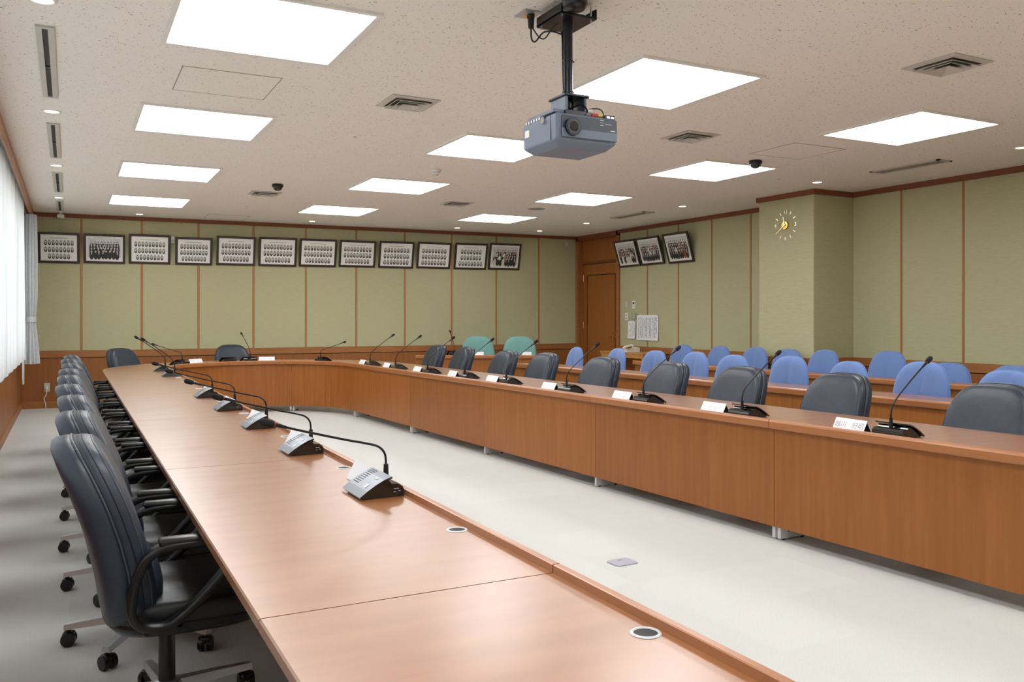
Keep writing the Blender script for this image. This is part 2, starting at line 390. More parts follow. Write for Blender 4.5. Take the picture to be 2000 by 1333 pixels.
for a0, a1, z0, z1 in ((DY0+.20, DY1-.16, 2.10, 2.115), (DY0+.20, DY1-.16, .30, .315)): gr.box(XR+.106, a0, z0, XR+.111, a1, z1)
for a in (DY0+.20, DY1-.175): gr.box(XR+.106, a, .30, XR+.111, a+.015, 2.115)
dpart('panel_groove', gr, M['seam'])
for z in (2.06, 1.18, .3): dpart('hinge', MB().cyl((XR+.105, DY1-.04, z-.06), (XR+.105, DY1-.04, z+.06), .009, n=10), M['brass'])
hd = dpart('door_handle', MB().cyl((XR+.11, DY0+.19, .97), (XR+.10, DY0+.19, .97), .027, n=18).tube([(XR+.10, DY0+.19, .97), (XR+.06, DY0+.19, .97), (XR+.05, DY0+.20, .97), (XR+.05, DY0+.32, .965)], .009), M['brass'])
dpart('thumb_turn', MB().cyl((XR+.11, DY0+.19, 1.06), (XR+.095, DY0+.19, 1.06), .022, n=16).box(XR+.07, DY0+.186, 1.045, XR+.095, DY0+.194, 1.075), M['brass'])

# left wall: wainscot, window, sill
WZ0, WZ1, WY0, WY1 = .80, 2.62, -2.6, 12.9
wl = struct('wall_left', MB().box(XL-.16, YN, 0, XL-.012, 14.3, WZ0).box(XL-.16, YN, WZ1, XL-.012, 14.3, ZC).box(XL-.16, WY1, WZ0, XL-.012, 14.3, WZ1).box(XL-.16, YN, WZ0, XL-.012, WY0, WZ1),
            M['plaster'], 'left window wall with wooden wainscot below the curtains', 'wall')
lb = [13.2, 12.3, 11.4, 10.5, 9.6, 8.7, 7.8, 6.9, 6.0, 5.1, 4.2, 3.3, 2.4, 1.5, .6, -.3, -1.2, -2.1]
le = [14.19]+lb+[YN]
for a, b in zip(le, le[1:]): obj('wainscot_panel', MB().rbox(XL-.012, b+.012, .10, XL, a-.012, .72, .003), M['wood'], wl)
for a in lb: obj('wainscot_stile', MB().box(XL-.012, a-.012, .10, XL-.004, a+.012, .72), M['trim'], wl)
obj('baseboard', MB().rbox(XL-.012, YN, 0, XL+.014, 14.18, .10, .003), M['woodh'], wl)
obj('sill', MB().rbox(XL-.15, YN, .72, XL+.03, 14.18, .76, .004), M['woodh'], wl)
w1 = thing('window_1', 'long window behind the white lace curtains', 'window', (XL-.1, 5.1, WZ0), kind='structure')
nm = 8
for k in range(nm+1):
    y = WY0+(WY1-WY0)*k/nm; obj('mullion', MB().box(XL-.13, y-.03, WZ0, XL-.06, y+.03, WZ1), M['offwhite'], w1, world=True)
for z in (WZ0, WZ1-.05): obj('window_frame', MB().box(XL-.13, WY0, z, XL-.06, WY1, z+.05), M['offwhite'], w1, world=True)
for k in range(nm):
    y0 = WY0+(WY1-WY0)*k/nm; y1 = WY0+(WY1-WY0)*(k+1)/nm
    obj('pane', MB().add([(XL-.1, y0+.03, WZ0+.05), (XL-.1, y1-.03, WZ0+.05), (XL-.1, y1-.03, WZ1-.05), (XL-.1, y0+.03, WZ1-.05)], [(0, 1, 2, 3)]), M['glass'], w1, world=True)
# curtain box and rails
cb = thing('curtain_box', 'wooden curtain box along the ceiling edge above the window', 'curtain box', (XL+.1, 5.5, ZC-.2))
obj('fascia', MB().rbox(-.475, YN, ZC-.13, -.455, 14.18, ZC, .003), M['woodh'], cb, world=True)
for x in (-.545, -.50): obj('curtain_rail', MB().rbox(x-.012, YN, ZC-.05, x+.012, 14.1, ZC-.025, .003), M['alu'], cb, world=True)
def lace(y0, y1, label):
    n = int((y1-y0)*110); rows = [.775, .9, 1.4, 2.0, 2.6, 2.79]; V = []; F = []
    ph = random.random()*6
    for j, z in enumerate(rows):
        for i in range(n+1):
            y = y0+(y1-y0)*i/n; amp = .026*(1.0-.25*j/5)
            V.append((-.53+amp*math.sin(y*2*PI/.105+ph+.5*math.sin(y*5.1))+.008*math.sin(y*9+z*1.5), y+.012*math.sin(y*40+j*.3), z+(.012*math.sin(y*2*PI/.105+ph) if j == 0 else 0)))
    for j in range(len(rows)-1):
        for i in range(n): a = j*(n+1)+i; F.append((a, a+1, a+n+2, a+n+1))
    o = obj('lace_curtain', MB().add(V, F, 0, True), M['lace'], recalc=False)
    if y1 > 10:
        V = []; F = []
        for j, z in enumerate((.50, .56, .70, .82)):
            for i in range(13): V.append((-.50+.012*math.sin(i*2.1), 11.97+.011*i, z+.03*(i % 3)/3*(j == 0)))
        for j in range(3):
            for i in range(12): a = j*13+i; F.append((a, a+1, a+14, a+13))
        obj('hanging_hem', MB().add(V, F, 0, True), M['lace'], o, recalc=False)
    return tag(o, label, 'curtain', 'white lace curtains on the window')
lace(5.2, 12.75, 'white pleated lace curtain hanging in front of the far window half')
lace(-2.7, 5.18, 'unseen pleated lace curtain beside the camera, shading the nearer window half')  # out of view, kept to shade the near part of the window
def drape(cx, cy, label):
    t = thing('drape', label, 'curtain', (cx, cy, .68))
    prof = [(.70, .125), (.72, .123), (.9, .11), (1.1, .088), (1.24, .070), (1.30, .066), (1.36, .072), (1.6, .092), (2.1, .094), (2.55, .084), (2.71, .078)]
    n = 90; V = []; F = []
    for z, r in prof:
        for k in range(n):
            a = 2*PI*k/n; rr = r*(1+.16*math.sin(11*a+z*.6)+.06*math.sin(5*a+2))
            V.append((cx+rr*.75*math.cos(a), cy+rr*1.35*math.sin(a), z))
    for j in range(len(prof)-1):
        F += [(j*n+k, j*n+(k+1) % n, (j+1)*n+(k+1) % n, (j+1)*n+k) for k in range(n)]
    obj('gathered_cloth', MB().add(V, F, 0, True), M['drape'], t, world=True)
    ring = [(cx+.068*math.cos(2*PI*k/28), cy+.106*math.sin(2*PI*k/28)) for k in range(28)]
    mbt = MB(); V = [(x, y, 1.265) for x, y in ring]+[(x, y, 1.335) for x, y in ring]
    mbt.add(V, [(k, (k+1) % 28, 28+(k+1) % 28, 28+k) for k in range(28)], 0, True)
    V2 = [(cx+(x-cx)*.9, cy+(y-cy)*.9, z) for z in (1.265, 1.335) for x, y in ring]; mbt.add(V2, [(k, (k+1) % 28, 28+(k+1) % 28, 28+k) for k in range(28)], 0, True)
    obj('tieback', mbt, M['drape'], t, world=True, recalc=False)
drape(-.46, 13.22, 'grey drape gathered with a tieback beside the far window end')

# ------------------------------------------------------------------ ceiling fittings
def light_panel(x, y, label, w=.90, d=.92):
    t = thing('ceiling_light', label, 'ceiling light', (x, y, ZC), group='square ceiling light panels')
    fr = MB(); o = .028
    for x0, y0, x1, y1 in ((-w/2-o, -d/2-o, w/2+o, -d/2), (-w/2-o, d/2, w/2+o, d/2+o), (-w/2-o, -d/2, -w/2, d/2), (w/2, -d/2, w/2+o, d/2)):
        fr.box(x0, y0, -.014, x1, y1, 0)
    obj('frame', fr, M['white'], t)
    obj('diffuser', MB().box(-w/2, -d/2, -.006, w/2, d/2, -.001), M['led'], t)
LP = {'window-side': [(.925, -.3), (.925, 2.12), (.925, 4.60), (.925, 7.07), (.92, 9.60), (.925, 12.12)],  # first entry per column: unseen row added to brighten the foreground
      'middle': [(3.45, -.3), (3.45, 2.10), (3.43, 4.54), (3.39, 6.93), (3.38, 9.40), (3.385, 11.92)],
      'right-hand': [(6.05, -.3), (6.10, 2.2), (6.02, 4.66), (5.93, 6.95), (5.86, 9.34), (5.83, 11.77)]}
for c, L_ in LP.items():
    for i, (x, y) in enumerate(L_):
        light_panel(x, y, 'square light panel in the %s column, %s' % (c, ['added unseen behind the camera for more light', 'just above the frame top', 'nearest fully in view', 'second nearest in view', 'second from the far wall', 'closest to the far wall'][i]))
def downlight(x, y, label):
    t = thing('downlight', label, 'downlight', (x, y, ZC), group='small round downlights')
    obj('rim', MB().lathe([(.048, -.004), (.056, -.008), (.066, -.004), (.068, 0)]), M['white'], t)
    obj('lamp', MB().lathe([(0, -.003), (.048, -.003)]), M['warm'], t)
for i, y in enumerate((4.69, 7.19, 9.71, 12.3)): downlight(-.115, y, 'small warm downlight between window slot vents, %s from the camera' % ORD[i])
for i, (x, y) in enumerate(((.92, 13.72), (3.41, 13.46), (5.85, 13.32), (7.34, 13.12))): downlight(x, y, 'small warm downlight along the far wall, %s from the window' % ORD[i])
for i, (x, y) in enumerate(((7.59, 4.71), (7.49, 6.98), (7.46, 9.33), (7.42, 11.71))): downlight(x, y, 'small warm downlight along the right wall, %s from the camera' % ORD[i])
def slot_vent(x, y0, y1, label, w=.09, open_=True):
    t = thing('slot_vent', label, 'vent', (x, (y0+y1)/2, ZC), group='linear slot vents')
    l = (y1-y0)/2; h = w/2
    fr = MB()
    for a in ((-h, -l, -.014, l), (.014, -l, h, l), (-.014, -l, .014, -l+.03), (-.014, l-.03, .014, l)) if open_ else ((-h, -l, -h+.03, l), (h-.03, -l, h, l), (-h, -l, h, -l+.03), (-h, l-.03, h, l)):
        fr.box(a[0], a[1], -.012, a[2], a[3], 0)
    obj('frame', fr, M['offwhite'], t)
    if open_:
        obj('dark_slot', MB().box(-.014, -l+.03, -.004, .014, l-.03, -.001), M['darkslot'], t)
        obj('slot_divider', MB().box(-.014, -.012, -.010, .014, .012, -.001), M['black'], t)
    else:
        obj('backing', MB().box(-h+.03, -l+.03, -.003, h-.03, l-.03, -.001), M['grille'], t)
        for k in range(4):
            xx = -h+.045+k*(w-.09)/3; obj('slat', MB().box(xx-.004, -l+.03, -.009, xx+.004, l-.03, -.003), M['grille'], t)
for i, (a, b) in enumerate(((5.09, 6.71), (7.61, 9.22), (10.16, 11.72), (12.62, 13.75))): slot_vent(-.115, a, b, 'long slot air vent beside the window, %s from the camera' % ORD[i])
slot_vent(7.53, 5.42, 6.22, 'narrow return vent in the ceiling near the pillar', .2, False)
slot_vent(7.42, 10.03, 10.89, 'narrow return vent in the ceiling near the door', .2, False)
def diffuser(x, y, label, w=.36):
    t = thing('square_vent', label, 'vent', (x, y, ZC), group='square air diffusers')
    def ring(a, b, z0, z1, mi=0):
        V = []; F = []
        for r, z in ((a, z0), (b, z1)): V += [(-r, -r, z), (r, -r, z), (r, r, z), (-r, r, z)]
        V += [(p[0], p[1], p[2]+.004) for p in V]
        for k in range(4):
            k2 = (k+1) % 4; F += [(k, k2, 4+k2, 4+k), (8+k, 12+k, 12+k2, 8+k2), (k, 8+k, 8+k2, k2), (4+k, 4+k2, 12+k2, 12+k)]
        return MB().add(V, F)
    h = w/2
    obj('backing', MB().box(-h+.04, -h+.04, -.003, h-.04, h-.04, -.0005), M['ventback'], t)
    obj('frame', ring(h, h-.045, -.006, -.010), M['offwhite'], t)
    for a, b, z in ((h-.05, h-.075, -.026), (h-.085, h-.108, -.028), (h-.118, .012, -.034)): obj('louver', ring(a, b, z, -.008), M['offwhite'], t)
for x, y, l in ((2.14, 5.74, 'square air diffuser near the projector, left of its pole'), (4.65, 5.71, 'square air diffuser right of the projector, in mid ceiling'), (4.71, 3.38, 'large looking square air diffuser at upper right of the ceiling'),
                (2.13, 10.72, 'square air diffuser beside the far dark dome camera'), (4.6, 10.5, 'square air diffuser near the round ceiling speaker')): diffuser(x, y, l, .36)
def hatch(x0, y0, x1, y1, label):
    t = thing('access_hatch', label, 'hatch', ((x0+x1)/2, (y0+y1)/2, ZC), group='ceiling access hatches')
    a = (x1-x0)/2; b = (y1-y0)/2
    fr = MB()
    for q in ((-a, -b, a, -b+.006), (-a, b-.006, a, b), (-a, -b, -a+.006, b), (a-.006, -b, a, b)): fr.box(q[0], q[1], -.0025, q[2], q[3], 0)
    obj('joint_frame', fr, M['line'], t); obj('hatch_panel', MB().box(-a+.006, -b+.006, -.0015, a-.006, b-.006, 0), M['ceiling'], t)
hatch(.61, 5.52, 1.21, 6.13, 'square access hatch in the ceiling behind the nearest left light panel')
hatch(5.63, 5.49, 6.25, 6.06, 'square access hatch in the ceiling beside the right dome camera')
hatch(1.83, 13.25, 2.42, 13.85, 'square access hatch in the ceiling close to the far wall')
def dome_cam(x, y, label):
    t = thing('dome_camera', label, 'camera', (x, y, ZC), group='black dome cameras')
    obj('mount_ring', MB().lathe([(0, 0), (.062, 0), (.064, -.03), (.056, -.036)]), M['black'], t)
    obj('dome', MB().lathe([(.052*math.cos(a*PI/16), -.036-.042*math.sin(a*PI/16)) for a in range(9)]), M['gloss'], t)
dome_cam(2.12, 9.93, 'black dome camera on the ceiling above the table centre line')
dome_cam(5.93, 6.3, 'black dome camera in front of a right-hand light panel')
sm = thing('smoke_detector', 'white smoke detector between two middle light panels', 'smoke detector', (3.36, 8.2, ZC))
obj('base', MB().lathe([(0, 0), (.055, 0), (.055, -.014), (.048, -.022), (.045, -.04), (.03, -.046)]), M['white'], sm)
obj('sensor_cage', MB().lathe([(.03, -.044), (.026, -.062), (0, -.066)]), M['offwhite'], sm)
obj('dark_vent', MB().lathe([(.0465, -.028), (.0470, -.034)]), M['darkslot'], sm)
def sprinkler(x, y, label):
    t = thing('ceiling_sensor', label, 'sensor', (x, y, ZC), group='flat round ceiling sensors')
    obj('plate', MB().lathe([(0, -.008), (.028, -.010), (.05, -.006), (.056, 0)]), M['white'], t)
    obj('nub', MB().lathe([(0, -.016), (.012, -.015), (.014, -.008)]), M['offwhite'], t)
sprinkler(2.13, 6.98, 'flat white round sensor beneath the nearer square diffuser')
sprinkler(2.15, 12.03, 'flat white round sensor near the far ceiling hatch')
sprinkler(6.9, 6.97, 'flat white round sensor near the pillar top')
sprinkler(7.0, 11.0, 'flat white round sensor near the door end return vent')
sp = thing('ceiling_speaker', 'round grey ceiling speaker between right-hand light panels', 'speaker', (5.82, 10.5, ZC))
obj('grille', MB().lathe([(0, -.008), (.10, -.008), (.112, -.002)]), M['grille'], sp); obj('rim', MB().lathe([(.112, -.004), (.122, -.004), (.124, 0)]), M['offwhite'], sp)
bs = thing('corner_sensor', 'small white sensor hanging in the ceiling corner by the window', 'sensor', (-.11, 14.02, ZC))
obj('bracket', MB().cyl((0, 0, -.03), (0, 0, 0), .02, n=14), M['white'], bs); obj('head', MB().rbox(-.05, -.045, -.085, .05, .04, -.03, .018, 3, smooth=True), M['white'], bs)

# ------------------------------------------------------------------ projector
pj = thing('projector', 'grey projector hanging from the ceiling on a black pole', 'projector', (2.16, 3.565, 2.11))
def pp(n, mb, m, p=pj): return obj(n, mb, m, p, world=True) if p is pj else obj(n, MBshift(mb), m, p)
def MBshift(mb):
    mb.v = [(x-pj.location.x, y-pj.location.y, z-pj.location.z) for x, y, z in mb.v]; return mb
X0, X1, Y0, Y1 = 1.99, 2.327, 3.40, 3.73
body = MB()
bm = bmesh.new()
def lev(z, ix, iy): return [bm.verts.new(p) for p in ((X0+ix, Y0+iy, z), (X1-ix, Y0+iy, z), (X1-ix, Y1-iy, z), (X0+ix, Y1-iy, z))]
rings = [lev(2.116, .035, .045), lev(2.146, .003, .005), lev(2.262, 0, 0), lev(2.272, .01, .01)]
bm.faces.new(rings[0]); bm.faces.new(rings[-1])
for A, B in zip(rings, rings[1:]):
    for k in range(4): bm.faces.new((A[k], A[(k+1) % 4], B[(k+1) % 4], B[k]))
bmesh.ops.recalc_face_normals(bm, faces=bm.faces)
bmesh.ops.bevel(bm, geom=list(bm.edges), offset=.007, segments=2, affect='EDGES', profile=.5)
bm.verts.index_update(); body.add([v.co[:] for v in bm.verts], [[v.index for v in f.verts] for f in bm.faces]); bm.free()
pb = pp('body', body, M['proj'])
pp('front_panel', MB().rbox(X0+.028, Y0-.006, 2.165, X1-.004, Y0+.004, 2.258, .003), M['projd'], pb)
pp('front_lower_panel', MB().rbox(X0+.028, Y0-.008, 2.158, X1-.004, Y0+.002, 2.200, .003), M['proj'], pb)
pp('underside_vent', MB().box(X0+.05, Y0+.03, 2.128, X1-.12, Y0+.045, 2.138), M['darkslot'], pb)
lx, lz = 2.072, 2.206
ln = pp('lens_barrel', MB().cyl((lx, Y0+.01, lz), (lx, Y0-.022, lz), .043, .041, n=32), M['black'])
obj('lens_ring', MBshift(MB().cyl((lx, Y0-.021, lz), (lx, Y0-.024, lz), .034, .034, n=32)), M['projd'], ln)
obj('lens', MBshift(MB().cyl((lx, Y0-.0235, lz), (lx, Y0-.026, lz), .026, .018, n=28)), M['lens'], ln)
for k in range(3): pp('button', MB().box(2.225, Y0-.008, 2.252-k*.012, 2.245, Y0-.005, 2.254-k*.012), M['white'], pb)
pp('label_text', MB().box(2.285, Y0-.008, 2.205, 2.31, Y0-.0055, 2.209), M['white'], pb)
pp('label_text', MB().box(2.255, Y0-.008, 2.235, 2.29, Y0-.0055, 2.237), M['white'], pb)
# side details (left face, x = X0)
pp('side_sticker', MB().box(X0-.0015, Y1-.07, 2.20, X0+.004, Y1-.028, 2.235), M['white'], pb)
pp('focus_knob', MB().cyl((X0+.006, Y0+.115, 2.252), (X0-.010, Y0+.115, 2.252), .017, n=20), M['chrome'], pb)
pp('side_seam', MB().box(X0-.0008, Y0+.052, 2.15, X0+.004, Y0+.0535, 2.262), M['seam'], pb)
for k in range(6): pp('side_vent_slat', MB().box(X0-.002, Y0+.15+k*.026, 2.262, X0+.05, Y0+.165+k*.026, 2.276), M['alu'], pb)
# top bracket and pole
pp('ceiling_bracket', MB().rbox(X0+.0, Y0+.03, 2.275, X1, Y1-.05, 2.292, .003), M['proj'])
pp('bracket_arm', MB().rbox(2.10, 3.50, 2.285, 2.115, 3.64, 2.385, .003), M['proj']); pp('bracket_arm', MB().rbox(2.205, 3.50, 2.285, 2.22, 3.64, 2.385, .003), M['projd'])
pp('bracket_cap', MB().rbox(2.09, 3.49, 2.38, 2.23, 3.65, 2.392, .003), M['mount'])
pole = pp('pole', MB().cyl((2.16, 3.58, 2.30), (2.16, 3.58, 2.79), .024, n=24), M['mount'])
for z in (2.42, 2.57, 2.72): obj('cable_tie', MBshift(MB().cyl((2.16, 3.58, z), (2.16, 3.58, z+.006), .027, n=20).box(2.184, 3.575, z, 2.196, 3.585, z+.005)), M['black'], pole)
obj('pole_collar', MBshift(MB().cyl((2.16, 3.58, 2.30), (2.16, 3.58, 2.37), .028, n=20)), M['black'], pole)
cpz = 2.765
cp = pp('ceiling_plate', MB().rbox(2.07, 3.49, cpz, 2.27, 3.73, cpz+.012, .002).box(2.07, 3.49, cpz, 2.076, 3.73, cpz+.05).box(2.264, 3.49, cpz, 2.27, 3.73, cpz+.05), M['mount'])
for a, b in ((2.09, 3.51), (2.25, 3.51), (2.09, 3.71), (2.25, 3.71)): obj('bolt', MBshift(MB().cyl((a, b, cpz-.008), (a, b, ZC), .006, n=10)), M['chrome'], cp)
pp('coiled_cable', MB().lathe([(.0, 2.762), (.045, 2.765), (.058, 2.785), (.062, 2.82), (.056, 2.849), (0, 2.849)], (2.105, 3.425), 28), M['black'])
ap = pp('antenna_wall_plate', MB().rbox(2.0, 3.72, ZC-.006, 2.10, 3.84, ZC, .002), M['alu'])
pp('plug', MB().cyl((2.06, 3.77, ZC-.075), (2.06, 3.77, ZC-.004), .014, .019, n=16), M['black'])
pp('plug_brass', MB().cyl((2.025, 3.76, ZC-.024), (2.045, 3.765, ZC-.02), .008, n=12), M['brass'])
pp('power_cable', MB().tube(arcpts([(2.06, 3.77, 2.78), (2.06, 3.765, 2.72), (2.075, 3.75, 2.705), (2.095, 3.71, 2.74), (2.115, 3.66, 2.735), (2.135, 3.61, 2.71), (2.138, 3.595, 2.69), (2.137, 3.575, 2.4), (2.15, 3.52, 2.31)]), .0045), M['black'])
pp('power_cable', MB().tube(arcpts([(2.06, 3.77, 2.79), (2.085, 3.74, 2.73), (2.10, 3.70, 2.71), (2.12, 3.65, 2.755), (2.14, 3.61, 2.77)]), .0035), M['black'])
pp('signal_cable', MB().tube(arcpts([(2.17, 3.55, 2.34), (2.185, 3.50, 2.345), (2.19, 3.45, 2.31), (2.165, 3.43, 2.28), (2.13, 3.43, 2.272)]), .004), M['black'])
pp('plug_block', MB().rbox(2.05, 3.415, 2.268, 2.15, 3.45, 2.292, .003), M['black'])
pp('signal_cable', MB().tube(arcpts([(2.20, 3.50, 2.30), (2.22, 3.47, 2.32), (2.25, 3.44, 2.318), (2.262, 3.425, 2.30), (2.262, 3.42, 2.28)]), .003), M['black'])
pp('video_plug', MB().cyl((2.195, 3.42, 2.277), (2.225, 3.42, 2.28), .009, n=12), M['redp']); pp('audio_plug', MB().cyl((2.228, 3.42, 2.28), (2.255, 3.42, 2.283), .008, n=12), M['yelp'])
pp('audio_plug', MB().cyl((2.20, 3.46, 2.305), (2.222, 3.455, 2.31), .008, n=12), M['white'])
jk = pp('jack_panel', MB().rbox(2.26, 3.402, 2.262, 2.318, 3.43, 2.284, .002), M['projd'])
for k in range(2): obj('jack', MBshift(MB().box(2.268+k*.024, 3.400, 2.268, 2.286+k*.024, 3.403, 2.278)), M['chrome'], jk)

# ------------------------------------------------------------------ tables
TOP, LIP = .70, .72
ONT = TOP+.0012
DEP = .729
def xf_r(y): return 3.74-(y-2.31)*.048         # inner edge of the right-hand row
XI = 1.075                                     # inner edge of the window-side row
AX, AY, AR = (XI+xf_r(11.1))/2, 11.1, (xf_r(11.1)-XI)/2
def desk(name, label, path, dep=DEP, group=None, lip=LIP, top=TOP, panel0=.08, grommets=(), legs=(True, True), cat='table'):
    mid = path[len(path)//2]
    t = thing(name, label, cat, (mid[0][0]+mid[1][0]*dep/2, mid[0][1]+mid[1][1]*dep/2, 0), group=group)
    und = top-.030
    obj('front_edge', MB().sweep([(.007, und-.004), (.001, und+.004), (0, lip-.014), (.004, lip-.005), (.012, lip), (.028, lip), (.031, lip-.002), (.032, top-.001), (.032, und-.004)], path), M['edge'], t, world=True)
    obj('table_top', MB().sweep([(.0325, und), (.0325, top), (dep-.004, top), (dep, top-.004), (dep, und+.004), (dep-.004, und)], path), M['top'], t, world=True)
    obj('front_panel', MB().sweep([(.045, panel0), (.045, und-.004), (.063, und-.004), (.063, panel0)], path), M['panel'], t, world=True)
    for i, use in ((0, legs[0]), (-1, legs[1])):
        if not use: continue
        (x, y), (ox, oy) = path[i]; (x2, y2), _ = path[1 if i == 0 else -2]
        tx, ty = (x2-x), (y2-y); l = math.hypot(tx, ty); tx /= l; ty /= l
        def bar(s0, s1, z0, z1, a=.006, b=.030):
            V = []
            for z in (z0, z1):
                for s_, w_ in ((s0, a), (s1, a), (s1, b), (s0, b)): V.append((x+ox*s_+tx*w_, y+oy*s_+ty*w_, z))
            return MB().add(V, [(3, 2, 1, 0), (4, 5, 6, 7), (0, 1, 5, 4), (1, 2, 6, 5), (2, 3, 7, 6), (3, 0, 4, 7)])
        fl_ = min(.30, dep*.36)
        lg = obj('leg', bar(.0635, .12, .010, und), M['silver'], t, world=True)
        obj('foot_frame', bar(.12, fl_, .012, .045), M['silver'], t, world=True)
        obj('leg_bracket', bar(.12, fl_-.03, und-.05, und), M['silver'], t, world=True)
        gl = MB()
        for s_ in (.10, fl_-.02): gl.cyl((x+ox*s_+tx*.018, y+oy*s_+ty*.018, .0005), (x+ox*s_+tx*.018, y+oy*s_+ty*.018, .013), .011, n=10)
        obj('glide', gl, M['black'], t, world=True)
    for gx, gy in grommets:
        g = obj('cable_grommet', MB().lathe([(.0240, top+.0005), (.0250, top+.003), (.0295, top+.003), (.0315, top+.0005)], (gx, gy), 28), M['silver'], t, world=True)
        L_ = t.location; obj('grommet_hole', MB().lathe([(0, top+.0006-L_.z), (.0252, top+.0006-L_.z)], (gx-L_.x, gy-L_.y), 24), M['darkslot'], g)
    return t
G = .0022
LS = [-1.9, -.08, 1.80, 3.745, 5.60, 7.45, 9.27, 11.1]
for i, (a, b) in enumerate(zip(LS, LS[1:])):
    if i == 0: continue   # wholly behind the camera
    gm = [(1.005, y_) for y_ in ((-1.3, -.6), (.5, 1.37), (2.29, 3.45), (4.5, 5.45), (5.72, 6.6), (7.9, 8.8), (9.45, 10.25))[i]]
    desk('conference_table', 'window-side straight table section with raised wooden lip, %s' % ['added unseen behind the camera for more light', 'beside the camera in the foreground', 'second along, holding the nearest microphone', 'third along towards the far wall', 'fourth along towards the far wall', 'fifth along towards the far wall', 'last before the curve'][i],
         [((XI, a+G), (-1, 0)), ((XI, b-G), (-1, 0))], group='horseshoe table sections', grommets=gm)
for i, (a0, a1) in enumerate(((180, 120), (120, 60), (60, 0))):
    n = 14; path = []
    for k in range(n+1):
        a = math.radians(a0+(a1-a0)*k/n); a += (-.0012 if k == 0 else .0012 if k == n else 0)
        d = (math.cos(a), math.sin(a)); path.append(((AX+AR*d[0], AY+AR*d[1]), d))
    desk('curved_table', ['curved table section joining the window-side row to the far end', 'curved table section at the far end, in front of the single chair', 'curved table section joining the far end to the right row'][i], path, group='horseshoe table sections')
RS = [-1.75, .12, 1.97, 3.79, 5.60, 7.42, 9.21, 11.1]
for i, (a, b) in enumerate(zip(RS, RS[1:])):
    if i == 0: continue   # wholly behind the camera
    desk('conference_table', 'right-hand straight table section facing the open floor, %s' % ['added unseen behind the camera for more light', 'just outside the picture', 'nearest and cut by the picture edge', 'second nearest in view', 'third nearest in view', 'fourth nearest in view', 'last before the curve'][i],
         [((xf_r(b-G), b-G), (1, 0)), ((xf_r(a+G), a+G), (1, 0))], group='horseshoe table sections', dep=.75, legs=(i not in (3, 4), True))
def xf_2(y): return 5.52-(y-4)*.046
def xf_3(y): return 7.13-(y-5)*.02
R2 = [1.2, 3.0, 4.82, 6.64, 8.46, 10.3]
for i, (a, b) in enumerate(zip(R2, R2[1:])):
    desk('observer_desk', 'long wooden desk behind the black chairs, %s' % ['outside the picture edge', 'nearest section in view', 'second section from the right', 'third section from the right', 'farthest section near the door'][i],
         [((xf_2(b-G), b-G), (1, 0)), ((xf_2(a+G), a+G), (1, 0))], group='second row desks', dep=.55, cat='desk')
R3 = [2.6, 4.45, 6.3, 8.15, 9.9]
for i, (a, b) in enumerate(zip(R3, R3[1:])):
    desk('observer_desk', 'wooden desk along the right wall behind the second row, %s' % ['nearest and mostly out of view', 'second section from the right', 'third section in front of pillar', 'farthest section near the telephone stand'][i],
         [((xf_3(b-G), b-G), (1, 0)), ((xf_3(a+G), a+G), (1, 0))], group='third row desks', dep=.45, cat='desk')
sy, cy = math.sin(YAW), math.cos(YAW)
desk('staff_desk', 'angled wooden desk in front of the two teal chairs', [((4.92, 12.86), (sy, cy)), ((6.72, 11.93), (sy, cy))], dep=.42, cat='desk')

# ------------------------------------------------------------------ chairs
def flat_loop(path, hw, th):
    # closed band in the xz plane: half width hw along y, half thickness th across
    mb = MB(); P = [Vector(p) for p in path]; N = len(P); V = []; sec = 8
    for i in range(N):
        t = (P[(i+1) % N]-P[i-1]).normalized(); a = Vector((0, 1, 0)); b = t.cross(a)
        for k in range(sec*2):
            an = 2*PI*k/(sec*2); c, q = math.cos(an), math.sin(an)
            V.append(P[i]+a*hw[i]*math.copysign(abs(c)**.55, c)+b*th*math.copysign(abs(q)**.55, q))
    n = sec*2; F = [(i*n+k, i*n+(k+1) % n, ((i+1) % N)*n+(k+1) % n, ((i+1) % N)*n+k) for i in range(N) for k in range(n)]
    return mb.add(V, F, 0, True)
def sup(a, b, n, cx, cy, N=44, taper=0.0):
    P = []
    for k in range(N):
        t = 2*PI*k/N; c, s = math.cos(t), math.sin(t)
        x = a*math.copysign(abs(c)**(2/n), c); y = b*math.copysign(abs(s)**(2/n), s)
        P.append((cx+x*(1-taper*y/b), cy+y))
    return P
def pad(mb, out, c, scales, offs, place, mi=0):
    N = len(out); V = []; F = []
    for s_, o in zip(scales, offs): V += [place(c[0]+(p[0]-c[0])*s_, c[1]+(p[1]-c[1])*s_, o) for p in out]
    for j in range(len(scales)-1): F += [(j*N+k, j*N+(k+1) % N, (j+1)*N+(k+1) % N, (j+1)*N+k) for k in range(N)]
    mb.add(V, F, mi, True)
    return mb
BASE = {}
